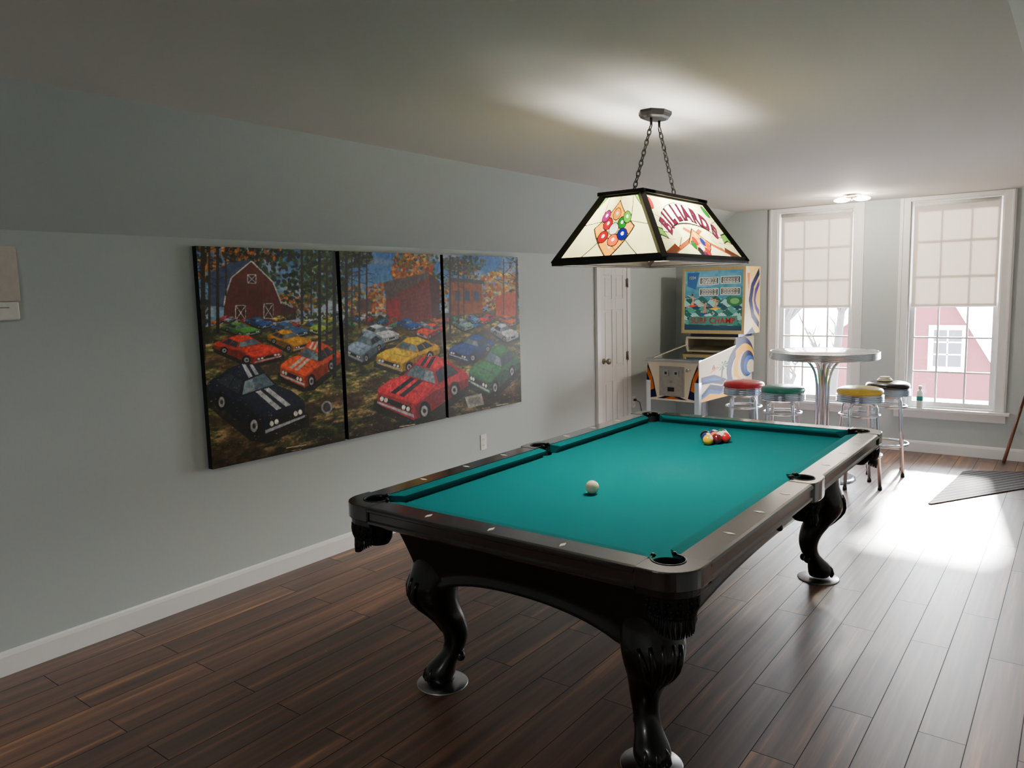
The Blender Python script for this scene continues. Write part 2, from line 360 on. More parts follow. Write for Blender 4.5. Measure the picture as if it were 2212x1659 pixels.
for k,(x0,x1) in enumerate(WIN):
    e=empty('window_%d'%(k+1),((x0+x1)/2,YB,WZ0),kind='structure')
    hw=(x1-x0)/2; H=WZ1-WZ0
    mb=MB(); c=.088
    mb.b2((-hw-c,-.02,-.0),(-hw,0,H+.035)); mb.b2((hw,-.02,0),(hw+c,0,H+.035)); mb.b2((-hw,-.02,H),(hw,0,H+.035))
    mb.b2((-hw-c+.012,-.026,0),(-hw-c+.03,-.018,H+.035)); mb.b2((hw+c-.03,-.026,0),(hw+c-.012,-.018,H+.035))
    mb.b2((-hw,0,0),(-hw+.012,WT,H)); mb.b2((hw-.012,0,0),(hw,WT,H)); mb.b2((-hw+.012,0,H-.012),(hw-.012,WT,H))
    obj('casing',mb,'trim',e,bev=.002)
    mb=MB(); mb.b2((-hw-c-.03,-.055,-.028),(hw+c+.03,-.0,-.001)); mb.b2((-hw+.001,0,-.0005),(hw-.001,WT,.012)); mb.b2((-hw-c,-.018,-.1),(hw+c,-.0,-.028))
    obj('window_sill',mb,'trim',e,bev=.003)
    for nm,z0,z1,yy in (('lower_sash',.013,H/2+.02,.06),('upper_sash',H/2-.02,H-.013,.095)):
        mb=MB(); s=.04; X=hw-.013
        mb.b2((-X,yy,z0),(-X+s,yy+.032,z1)); mb.b2((X-s,yy,z0),(X,yy+.032,z1)); mb.b2((-X+s,yy,z0),(X-s,yy+.032,z0+s)); mb.b2((-X+s,yy,z1-s),(X-s,yy+.032,z1))
        for i in (1,2):
            xx=-X+2*X*i/3; mb.b2((xx-.008,yy+.005,z0+s),(xx+.008,yy+.027,z1-s))
            zz=z0+(z1-z0)*i/3; mb.b2((-X+s,yy+.006,zz-.008),(X-s,yy+.026,zz+.008))
        sa=obj(nm,mb,'trim',e)
        obj('glass_pane',MB().b2((-X+s,yy+.015,z0+s),(X-s,yy+.017,z1-s)),'glass',sa)
for k,(x0,x1) in enumerate(WIN):
    w=(x1-x0)/2-.026; L=WZ1-.02-1.395
    e=empty('roller_blind',((x0+x1)/2,YB+.022,WZ1-.014),label='white roller blind half lowered in front of a multi-pane window',cat='blind',group='roller blinds')
    obj('blind_fabric',MB().b2((-w,-.0005,-L),(w,.0005,-.02)),'blind',e)
    obj('roller_tube',MB().tube([(-w,0,-.018),(w,0,-.018)],.018,14),'plastic',e)
    obj('hem_bar',MB().b2((-w,-.004,-L-.018),(w,.004,-L+.004)),'blind',e,bev=.002)
dy0,dy1,dz=6.245,6.765,1.855
e=empty('door_1',(0,(dy0+dy1)/2,0),kind='structure')
hw=(dy1-dy0)/2
mb=MB(); mb.b2((.0,-hw,.01),(.014,hw,dz))
for (y0,y1) in ((-hw,-hw+.075),(-.035,.035),(hw-.075,hw)): mb.b2((.014,y0,.01),(.021,y1,dz))
for (z0,z1) in ((.01,.2),(.72,.86),(1.42,1.53),(dz-.1,dz)):
    mb.b2((.014,-hw+.075,z0),(.021,-.035,z1)); mb.b2((.014,.035,z0),(.021,hw-.075,z1))
for (z0,z1) in ((.2,.72),(.86,1.42),(1.53,dz-.1)):
    for (y0,y1) in ((-hw+.075,-.035),(.035,hw-.075)): mb.b2((.014,y0+.022,z0+.022),(.019,y1-.022,z1-.022))
obj('door_slab',mb,'door',e,bev=.003)
mb=MB(); c=.07
mb.b2((0,-hw-c,0),(.03,-hw-.003,dz+.012+c)); mb.b2((0,hw+.003,0),(.03,hw+c,dz+.012+c)); mb.b2((0,-hw-.003,dz+.008),(.03,hw+.003,dz+.008+.065))
obj('door_casing',mb,'trim',e,bev=.004)
mb=MB(); Ry=Matrix.Rotation(pi/2,3,'Y')
mb.lathe([(.001,0),(.028,0),(.028,.006),(.012,.01),(.01,.035),(.024,.042),(.03,.055),(.026,.07),(.001,.076)],(.021,-hw+.05,.93),20,R=Ry)
obj('door_knob',mb,'nickel',e)
for z in (.25,.95,1.68):
    obj('hinge',MB().tube([(.033,hw+.002,z-.045),(.033,hw+.002,z+.045)],.007,8).b2((.021,hw-.02,z-.04),(.0245,hw-.004,z+.04)),'nickel',e)
def outlet(y,z,lab):
    e=empty('wall_outlet',(0,y,z),label=lab,cat='outlet',group='wall outlets')
    obj('cover_plate',MB().b2((0,-.036,-.06),(.005,.036,.06)),'plastic',e,bev=.002)
    for s in (-1,1):
        mb=MB(); mb.prism([(.017*math.cos(a),s*.022+.014*math.sin(a)) for a in [2*pi*i/16 for i in range(16)]],.005,.007,ax='x')
        o=obj('socket_face',mb,'plastic',e)
        mb=MB()
        for d in (-.006,.006): mb.b2((.007,d-.001,s*.022-.004),(.0075,d+.001,s*.022+.005))
        mb.b2((.007,-.002,s*.022-.010),(.0075,.002,s*.022-.007))
        obj('socket_slot',mb,'dark',o)
    return e
outlet(4.464,.457,'white wall outlet on the sage wall beside the pool table')
oe=outlet(6.93,.45,'white wall outlet with a black plug beside the door')
obj('plug',MB().b2((.008,-.012,.01),(.035,.012,.034)),'dark',oe,bev=.004)
mb=MB(); mb.tube([(.035,0,.022),(.07,.01,.0),(.09,.03,-.15),(.1,.05,-.35),(.13,.09,-.437),(.25,.2,-.443),(.4,.5,-.443)],.004,8)
obj('power_cord',mb,'dark',oe)
e=empty('wall_cabinet',(0,1.22,1.55),label='small beige and white wall-mounted utility box',cat='wall box')
obj('box_body',MB().b2((0,-.11,.08),(.018,.112,.318)),'beige',e,bev=.003)
obj('lower_cover',MB().b2((0,-.1,.0),(.028,.1,.078)),'plastic',e,bev=.006)
obj('trim_line',MB().b2((.028,-.06,.052),(.029,.06,.056)),'nickel',e)
# ------------------------------------------------------------------ paintings
def AM(px,py):
    a=px-1106;b=py-829.5;D=978-.7968*a-.0521*b
    return 3.662*(1282.5+.6037*a-.1115*b)/D-2.152, 1.611+3.662*(-195.4-.026*a-.9925*b)/D-.717
def sh(c,k): return tuple(max(0,min(255,x*k)) for x in c)
def foliage(P,cx,cy,rx,ry,cols,n,seed,sz=6):
    r=random.Random(seed)
    for _ in range(n):
        a=r.random()*2*pi;q=math.sqrt(r.random())
        c=r.choice(cols);k=.6+.6*r.random()
        s=sz*(.35+.7*r.random())
        P.ell(cx+rx*q*math.cos(a),cy+ry*q*math.sin(a),s,s*.65,sh(c,k),n=7,a0=r.random()*3,al=.8)
def car(P,cx,cy,w,h,col,d=1,stripe=None,glass=(40,50,60)):
    """coupe seen from above and in front, nose towards lower +x*d"""
    def T(pts): return [(cx+d*x*w/2,cy-y*h/2) for x,y in pts]
    def E(x,y,rx,ry,c,al=1): P.ell(cx+d*x*w/2,cy-y*h/2,rx*w/2,ry*h/2,c,al=al)
    P.poly(T([(-1.05,.25),(-1.0,-.1),(-.1,-1.02),(.25,-1.08),(1.1,-.62),(1.08,-.3),(.2,-.3)]),(18,20,12),al=.85)
    E(.93,-.42,.07,.18,(12,12,12))
    P.poly(T([(-1,.42),(-1.0,.14),(-.93,.06),(-.2,-.62),(.0,-.80),(.14,-.86),(.2,-.42),(-.30,.10),(-.84,.50)]),sh(col,.62))
    P.poly(T([(-1,.44),(-.99,.34),(-.3,.0),(.18,-.46),(.19,-.40),(-.30,.12),(-.84,.52)]),sh(col,.95))
    E(-.70,.00,.115,.24,(12,12,12)); E(-.04,-.62,.13,.28,(12,12,12))
    E(-.69,-.01,.065,.14,(150,150,150)); E(-.03,-.63,.075,.165,(160,160,160)); E(-.69,-.01,.03,.06,(40,40,40)); E(-.03,-.63,.035,.07,(40,40,40))
    P.poly(T([(-1,.46),(-.86,.62),(-.5,.74),(-.2,.4),(-.30,.12),(-.84,.50)]),sh(col,1.0))
    P.poly(T([(-.30,.13),(.42,.43),(.72,.30),(.99,.04),(1.0,-.06),(.2,-.42),(.12,-.34)]),sh(col,1.12))
    P.poly(T([(-.06,.18),(.40,.37),(.68,.24),(.90,.02),(.42,-.20)]),sh(col,1.32),al=.6)
    P.poly(T([(.05,-.12),(.50,.08),(.46,.13),(.0,-.06)]),sh(col,.7),al=.5)
    P.poly(T([(.2,-.42),(1.0,-.06),(1.01,-.34),(.96,-.46),(.2,-.90),(.14,-.84)]),sh(col,.82))
    P.poly(T([(.27,-.50),(.96,-.17),(.95,-.32),(.27,-.68)]),(20,20,22))
    P.poly(T([(.20,-.74),(1.01,-.34),(1.01,-.40),(.20,-.83)]),(176,176,180))
    for x,y in ((.33,-.57),(.43,-.52),(.82,-.31),(.91,-.27)): E(x,y,.042,.07,(238,238,222))
    P.poly(T([(-.86,.55),(-.60,.82),(-.30,1.0),(.04,.98),(.44,.43),(-.30,.12)]),sh(col,.8))
    P.poly(T([(-.27,.18),(.38,.45),(.17,.74),(-.22,.53)]),(92,112,124))
    P.poly(T([(-.27,.18),(.0,.29),(-.06,.60),(-.22,.53)]),(150,166,172),al=.7)
    P.poly(T([(-.78,.52),(-.34,.20),(-.27,.52),(-.54,.76)]),glass)
    P.line(*T([(-.55,.37),(-.42,.65)]),max(.6,w*.012),sh(col,.8))
    P.poly(T([(-.56,.79),(-.25,.55),(.17,.76),(.02,.97),(-.3,1.01)]),sh(col,1.1))
    P.poly(T([(-.48,.80),(-.24,.62),(.04,.76),(-.08,.93),(-.28,.95)]),sh(col,1.35),al=.5)
    if stripe:
        P.poly(T([(.0,.26),(.10,.30),(.53,-.17),(.43,-.22)]),stripe); P.poly(T([(.17,.33),(.27,.37),(.72,-.08),(.62,-.13)]),stripe)
        P.poly(T([(-.14,.62),(-.06,.66),(-.2,.97),(-.28,.98)]),stripe); P.poly(T([(.0,.69),(.07,.72),(-.06,.97),(-.13,.97)]),stripe)
def paint_scene(P):
    U,V=P.U,P.V
    t=np.clip((V-.62)/.5,0,1)[...,None]
    cl=vn(U,V*2,3,1)[...,None]*.6+vn(U,V*2,9,2)[...,None]*.4
    sky=np.array([176,200,218])*(1-t)+np.array([70,114,170])*t
    sky=sky*(1-np.clip((cl-.5)*2.5,0,.6))+np.array([226,216,206])*np.clip((cl-.5)*2.5,0,.6)
    P.A[:]=sky/255.
    R=random.Random(3)
    G=[(50,70,34),(70,90,42),(34,50,30),(96,110,50)]; O=[(200,102,38),(222,138,54),(160,70,30),(214,164,72)]; Y=[(228,180,80),(212,148,56),(238,204,106)]; D=[(22,30,24),(34,42,28),(50,36,26)]
    foliage(P,610,600,130,80,G+D,700,11,8); foliage(P,460,560,60,50,O+D,420,12,6); foliage(P,700,590,60,70,G+[(90,110,60)],320,13,7)
    foliage(P,625,655,60,22,O,80,14,5); foliage(P,548,545,70,20,D+O[:1],150,15,6)
    foliage(P,775,655,40,40,O+G,220,16,6); foliage(P,822,645,30,34,O,200,17,5); foliage(P,892,590,46,40,O,400,18,6); foliage(P,900,560,50,20,G+O,150,19,5)
    foliage(P,765,556,40,22,D+G,130,20,6); foliage(P,940,640,20,60,G,140,26,5)
    foliage(P,990,620,50,60,G+O,320,21,5); foliage(P,1075,630,50,44,Y+O,420,22,5); foliage(P,1000,570,50,16,D+G,150,23,5); foliage(P,1050,660,70,28,O+G,220,24,4); foliage(P,1112,600,14,50,D+O,90,25,4)
    g0=AM(750,692)[1]
    g=(V<g0+.02*vn(U,V,9,5))
    Us=U; Vs=V*3.2
    n=vn(Us,Vs,9,7)*.45+vn(Us,Vs,24,8)*.33+vn(Us,Vs,60,9)*.22
    n2=vn(U,V*2.4,5,10)
    def sm(a,b,x): q=np.clip((x-a)/(b-a),0,1); return (q*q*(3-2*q))[...,None]
    base=np.array([44,50,26])*(1-sm(.40,.56,n))+np.array([104,104,52])*sm(.40,.56,n)
    base=base*(1-sm(.60,.70,n))+np.array([204,166,110])*sm(.60,.70,n)
    base=base*(1-.6*sm(.5,.7,n2))+np.array([82,54,34])*.6*sm(.5,.7,n2)
    dark=np.clip(.5+V/.6,.5,1)[...,None]
    P.A[g]=(base*dark/255.)[g]
    P.poly([(482,700),(486,640),(500,600),(543,566),(590,610),(606,655),(608,696)],(92,36,28))
    P.poly([(448,660),(452,590),(500,566),(543,560),(500,600),(486,640),(484,664)],(60,72,104))
    P.pl([(484,660),(487,640),(500,600),(543,564),(590,610),(608,656)],3,(212,206,198))
    P.line((608,652),(630,662),2.4,(196,192,186)); P.poly([(606,656),(640,668),(640,690),(608,694)],(70,30,26))
    for x0,y0,x1,y1 in ((535,594,553,612),(509,660,531,692),(570,656,590,688)):
        P.poly([(x0,y0),(x1,y0),(x1,y1),(x0,y1)],(66,24,20))
        P.pl([(x0,y0),(x1,y0),(x1,y1),(x0,y1),(x0,y0)],1.8,(216,210,202)); P.line((x0,y0),(x1,y1),1.6,(216,210,202)); P.line((x1,y0),(x0,y1),1.6,(216,210,202))
    for i in range(14): P.line((490+i*8.3,610+abs(i-6)*5),(490+i*8.3,698),.8,(68,26,22))
    P.ell(443,560,4,14,(40,40,44))
    P.poly([(834,640),(926,592),(934,690),(834,706)],(112,54,44)); P.poly([(828,610),(926,588),(926,600),(834,646)],(92,82,76))
    P.poly([(926,590),(950,608),(950,690),(934,692)],(74,38,34)); P.poly([(838,652),(864,645),(864,694),(838,700)],(150,34,28))
    for k in range(9): P.line((834,650+6*k),(930,612+9*k),.7,(90,42,36))
    P.poly([(972,604),(1040,612),(1044,676),(972,682)],(138,84,54)); P.poly([(972,600),(1046,606),(1046,614),(972,608)],(64,58,56))
    for x in (984,1004,1024): P.poly([(x,628),(x+11,629),(x+11,650),(x,650)],(56,70,84))
    P.poly([(1070,640),(1118,630),(1120,684),(1072,684)],(176,78,46))
    P.poly([(770,650),(800,644),(804,672),(770,676)],(96,70,58))
    foliage(P,700,684,40,8,D+G,60,41,5); foliage(P,800,690,60,8,D+G,80,42,4); foliage(P,640,684,60,6,G+D,60,43,4)
    cc=[(180,46,34),(46,96,154),(212,180,64),(190,190,186),(56,124,76),(204,100,40),(36,46,90),(150,150,160)]
    for k in range(46):
        x=470+k*14.3+R.uniform(-3,3); y=694+R.uniform(-7,9)
        if 834<x<930: y+=10
        car(P,x,y,28*(1-.25*(x-450)/680),13,R.choice(cc),R.choice((1,-1)))
    for (x,y,w,h,c,d) in [(520,712,84,32,(76,140,58),1),(560,698,60,26,(46,80,140),1),(625,714,80,34,(60,90,138),1),(700,708,62,36,(150,172,64),-1),
        (625,737,96,50,(204,138,42),1),(535,757,146,66,(214,58,40),1),
        (822,722,80,42,(196,200,204),1),(790,752,84,70,(136,156,176),-1),(884,702,52,26,(44,78,150),1),(928,716,56,36,(214,74,46),-1),
        (1000,702,46,28,(124,156,146),1),(1050,690,40,22,(196,58,48),-1),(1098,694,40,24,(214,106,48),1),(1090,720,60,42,(200,206,210),1),(1022,690,30,20,(84,124,166),1),
        (1020,754,98,62,(42,64,118),-1),(882,768,136,80,(228,174,38),-1)]:
        car(P,x,y,w,h,c,d)
    car(P,671,790,130,106,(226,80,38),-1,(236,218,200))
    car(P,1068,802,110,112,(42,100,56),-1)
    car(P,914,842,196,146,(192,34,46),-1,(30,20,24))
    car(P,552,868,212,166,(24,29,46),1,(206,206,210))
    P.poly([(1004,858),(1040,850),(1046,874),(1012,882)],(150,144,130)); P.poly([(1010,862),(1036,856),(1040,870),(1015,876)],(110,106,96))
    P.ell(706,880,12,14,(150,150,150)); P.ell(706,880,8,10,(60,60,60))
    for x,w,y0,y1,c in [(438,9,528,780,(40,30,26)),(452,5,528,740,(58,42,34)),(470,6,528,720,(38,28,24)),(488,3,528,640,(46,34,30)),(652,5,540,700,(56,46,40)),(672,3,540,690,(62,52,46)),(690,6,530,780,(34,28,24)),(706,4,530,740,(52,42,36)),(722,7,530,820,(28,24,22)),
        (748,6,540,800,(34,28,26)),(760,3,540,720,(62,50,42)),(776,4,545,710,(46,36,32)),(792,3,545,700,(62,50,44)),(972,4,552,720,(42,34,30)),(990,3,555,700,(56,46,40)),(1002,2,556,690,(52,44,38)),(1116,4,560,700,(42,36,30)),(1088,2,560,680,(62,52,42))]:
        P.poly([(x-w/2,y0),(x+w/2,y0),(x+w*.7,y1),(x-w*.5,y1)],c)
        rr=random.Random(x)
        for _ in range(7):
            yy=rr.uniform(y0,y0+(y1-y0)*.5); s=rr.choice((-1,1)); P.line((x,yy),(x+s*rr.uniform(8,26),yy-rr.uniform(-6,14)),1.3,c)
    foliage(P,440,700,14,60,D,80,31,6); foliage(P,735,545,40,14,D+G,120,32,6)
    r=random.Random(77)
    for _ in range(900):
        x=r.uniform(440,1122); y=r.uniform(730,960)
        P.ell(x,y,r.uniform(.8,2.6),r.uniform(.5,1.2),r.choice([(196,150,84),(150,96,48),(84,92,44),(214,186,130),(40,40,24)]),n=6,al=.55)
    P.soften(1)
    k=(.80+.36*vn(U,V,60,21))*(.9+.2*vn(U,V,150,22)); P.A*=k[...,None]*.94
    for x,y,w in ((640,968,44),(880,922,34),(1085,876,26)):
        P.line((x-w/2,y),(x+w/2,y-w*.16),1.6,(190,170,140)); P.line((x-w/4,y+6),(x+w/4,y+6-w*.08),1.2,(150,130,100))
panels=[(2.152,3.06),(3.09,4.0),(4.03,4.925)]
labs=['canvas print of classic cars and a red barn in autumn woods','canvas print of classic cars beside a brick garage in autumn','canvas print of classic cars under golden autumn trees']
for (y0,y1),lb in zip(panels,labs):
    e=empty('canvas_painting',(0,y0,.717),label=lb,cat='painting',group='three-panel wall art')
    obj('stretcher',MB().b2((0.001,0,0),(.0385,y1-y0,1.176)),'canvas',e)
    P=Painter(y0-2.152,y1-2.152,0,1.176,400,520,AM); paint_scene(P)
    P.mesh('painted_picture',[(.0395,0,0),(.0395,y1-y0,0),(.0395,y1-y0,1.176),(.0395,0,1.176)],'paint',e)
# ------------------------------------------------------------------ pool table
TX,TY=2.122,3.179; HW,HL=.71,1.27; ZT=.81; ZB=.765; ZR=.728
pt=empty('pool_table',(TX,TY,0),label='black carved-wood pool table with teal cloth and scrolled legs',cat='pool table')
pt.scale=(1.045,1.022,1)
def arc(cx,cy,r,a0,a1,n): return [(cx+r*math.cos(math.radians(a0+(a1-a0)*i/n)),cy+r*math.sin(math.radians(a0+(a1-a0)*i/n))) for i in range(n+1)]
c1=arc(.60,1.16,.050,-90,-180,8)
poly=[(x,y) for x,y in arc(.63,0,.050,-130,-230,6)]
poly+=c1
poly+=[(-x,y) for x,y in c1[::-1]]
poly+=[(-x,-y) for x,y in arc(.63,0,.050,-130,-230,6)]
poly+=[(-x,-y) for x,y in c1]
poly+=[(x,-y) for x,y in c1[::-1]]
obj('cloth_bed',MB().prism(poly,ZB-.03,ZB),'felt',pt)
def cushion(p0,p1,b0,b1):
    mb=MB(); rg=[]
    for P_,B_ in ((p0,b0),(p1,b1)):
        P_=Vector((*P_,0));B_=Vector((*B_,0))
        rg.append([B_+Vector((0,0,ZT-.003)),P_.lerp(B_,.25)+Vector((0,0,ZT-.006)),P_+Vector((0,0,ZB+.036)),P_.lerp(B_,.08)+Vector((0,0,ZB+.026)),P_.lerp(B_,.55)+Vector((0,0,ZB+.001)),B_+Vector((0,0,ZB+.001))])
    mb.rings(rg,0,False,True); return obj('cushion',mb,'feltc',pt)
for sx in (1,-1):
    for sy in (1,-1):
        cushion((sx*.56,sy*.062),(sx*.56,sy*1.055),(sx*.612,sy*.048),(sx*.612,sy*1.105))
for sy in (1,-1):
    cushion((-.495,sy*1.12),(.495,sy*1.12),(-.545,sy*1.172),(.545,sy*1.172))
prof=[(.098,.81),(.014,.81),(.005,.807),(.0,.80),(.0,.793),(.008,.787),(.008,.760),(.002,.754),(.002,.745),(.012,.736),(.026,ZR),(.098,ZR)]
def rail(p0,p1,nx,ny):
    rg=[[Vector((p[0]-nx*d,p[1]-ny*d,z)) for d,z in prof] for p in (p0,p1)]
    return obj('rail',MB().rings(rg,0,False,True),'blackrail',pt)
for sx in (1,-1):
    for sy in (1,-1):
        rail((sx*HW,sy*.085),(sx*HW,sy*1.106),sx,0)
for sy in (1,-1): rail((-.546,sy*HL),(.546,sy*HL),0,sy)
def sight(x,y,ang):
    mb=MB(); a,b=.02,.008
    if ang: a,b=b,a
    mb.prism([(a,0),(0,b),(-a,0),(0,-b)],ZT,ZT+.0012)
    obj('sight',mb,'pearl',pt,loc=(x,y,0))
for sx in (1,-1):
    for k in (1,2,3,5,6,7): sight(sx*.66,-1.12+2.24*k/8,0)
for sy in (1,-1):
    for k in (1,2,3): sight(-.56+1.12*k/4,sy*1.22,1)
def fringe(cx,cy,a,r,span,par,z0,lk=1):
    mb=MB(); n=28; rgs=[]
    rows=[(z0,1.0),(z0-.025,1.03),(z0-.05,.98),(z0-.066,.9)]
    for z,k in rows:
        ring=[]
        for i in range(n+1):
            th=math.radians(a-span/2+span*i/n); sc=.006*math.cos(i*pi/2)
            ring.append(Vector((cx+(r*k+sc)*math.cos(th),cy+(r*k+sc)*math.sin(th),z-(0 if k==1 else .012*abs(math.sin(i*pi/4))))))
        rgs.append(ring)
    mb.rings(rgs,0,True,False,False)
    for i in range(0,n+1,1):
        th=math.radians(a-span/2+span*i/n)
        L=(.022+.042*math.cos((i/n-.5)*pi))*lk
        p=Vector((cx+r*.92*math.cos(th),cy+r*.92*math.sin(th),z0-.062))
        mb.ell(p,(.006,.006,.007),8,6)
        mb.tube([p,p+Vector((.002*math.sin(i*3),.002*math.cos(i*5),-L*.6)),p+Vector((.003*math.sin(i*7),0,-L))],[.003,.0045,.002],6)
    for row in (1,2):
        for i in range(0,n+1,2):
            th=math.radians(a-span/2+span*(i+row-1)/n); mb.ell((cx+r*1.02*math.cos(th),cy+r*1.02*math.sin(th),z0-.02*row),(.005,.005,.007),6,5)
    obj('leather_fringe',mb,'leather',par)
def corner_pocket(sx,sy):
    out=arc(.605,1.165,.106,0,90,10)
    poly=[(.710,1.106)]+out+[(.546,1.270),(.546,1.188)]+arc(.603,1.163,.047,160,-70,16)+[(.628,1.106)]
    poly=[(x*sx,y*sy) for x,y in poly]
    mb=MB(); mb.prism(poly,.750,ZT+.0015)
    o=obj('pocket_casting',mb,'blackrail',pt,bev=.004)
    p2=[(.700,1.106)]+arc(.605,1.165,.096,0,90,8)+[(.546,1.26),(.546,1.19)]+arc(.603,1.163,.052,160,-70,12)+[(.63,1.106)]
    obj('lower_moulding',MB().prism([(x*sx,y*sy) for x,y in p2],ZR-.002,.751),'black',o,bev=.003)
    pts=[(sx*x,sy*y,ZT+.001) for x,y in arc(.603,1.163,.050,185,-95,20)]
    rr=[.0032]*len(pts); rr[0]=rr[-1]=.002
    mb=MB(); mb.tube(pts,rr,8)
    for p in (pts[0],pts[-1]):
        mb.ell((p[0],p[1],p[2]+.002),(.008,.008,.007),12,8)
    obj('leather_rim',mb,'leather',o)
    cup=MB(); cup.lathe([(.048,ZT-.01),(.052,.72),(.056,.68),(.052,.65),(.04,.63),(.002,.625)],(sx*.603,sy*1.163,0),24,cap=False)
    obj('pocket_cup',cup,'leather',o)
    fringe(sx*.618,sy*1.178,math.degrees(math.atan2(sy,sx)),.074,180,o,ZR)
for sx in (1,-1):
    for sy in (1,-1): corner_pocket(sx,sy)
for sx in (1,-1):
    poly=[(.70,-.086),(.712,-.07),(.718,-.04),(.72,0),(.718,.04),(.712,.07),(.70,.086),(.612,.086),(.612,.052)]+arc(.645,0,.042,125,-125,14)+[(.612,-.052),(.612,-.086)]
    mb=MB(); mb.prism([(x*sx,y) for x,y in poly],ZR,ZT+.0015); o=obj('pocket_casting',mb,'blackrail',pt,bev=.004)
    pts=[(sx*x,y,ZT+.001) for x,y in arc(.645,0,.046,145,-145,16)]
    mb=MB(); mb.tube(pts,.0032,8)
    for p in (pts[0],pts[-1]): mb.ell((p[0],p[1],p[2]+.003),(.014,.008,.009),12,8)
    obj('leather_rim',mb,'leather',o)
    cup=MB(); cup.lathe([(.043,ZT-.01),(.046,.72),(.05,.68),(.047,.65),(.03,.63),(.002,.625)],(sx*.645,0,0),24,cap=False); obj('pocket_cup',cup,'leather',o)
    fringe(sx*.645,0,0 if sx>0 else 180,.062,180,o,ZR,.8)
bw,bl=.585,1.145
mb=MB()
rowsT=[0,.08,.16,.3,.45,.6,.75,.86,.93,1.0]
mould=[0,.0,.012,.012,.012,.012,.012,.012,-.004,-.004]
ns=30
for axis in (0,1):
    for sg in (1,-1):
        hl=(bl if axis==0 else bw); off=(bw if axis==0 else bl)
        rg=[]
        for t,mo in zip(rowsT,mould):
            ring=[]
            for i in range(ns+1):
                s=-1+2*i/ns
                e_=max(0,1-(abs(s)/.76)**2.2)
                zb=.44+.085*e_ ** .8 if e_>0 else .44
                z=.732+(zb-.732)*t
                tt=(.732-z)/.292
                ins=.085*(tt**.8)+mo
                along=s*(hl-.085*(tt**.8)-mo); o_=sg*(off-ins)
                ring.append(Vector((o_,along,z)) if axis==0 else Vector((along,o_,z)))
            rg.append(ring)
        mb.rings(rg,0,True,False,False)
        bot=rg[-1]; inn=[Vector((p.x*(1-.06),p.y,p.z)) if axis==0 else Vector((p.x,p.y*(1-.04),p.z)) for p in bot]
        inn2=[Vector((p.x,p.y,.70)) for p in inn]
        mb.rings([bot,inn,inn2],0,False,False,False)
mb.b2((-bw+.08,-bl+.08,.60),(bw-.08,bl-.08,.70))
obj('table_cabinet',mb,'black',pt)
obj('slate_frame',MB().b2((-.61,-1.17,.722),(.61,1.17,.736)),'black',pt)
def shell(x,y,z,sgn):
    mb=MB()
    for k in range(-3,4):
        a=k*.38; mb.ell((.01*sgn,.036*math.sin(a),.036*math.cos(a)-.01),(.010,.009,.028),10,8,R=Matrix.Rotation(-a,3,'X'))
    mb.ell((.012*sgn,0,-.02),(.015,.020,.018),12,8)
    obj('carved_shell',mb,'black',pt,loc=(x,y,z))
shell(.545,.0,.60,1); shell(-.545,.0,.60,-1)
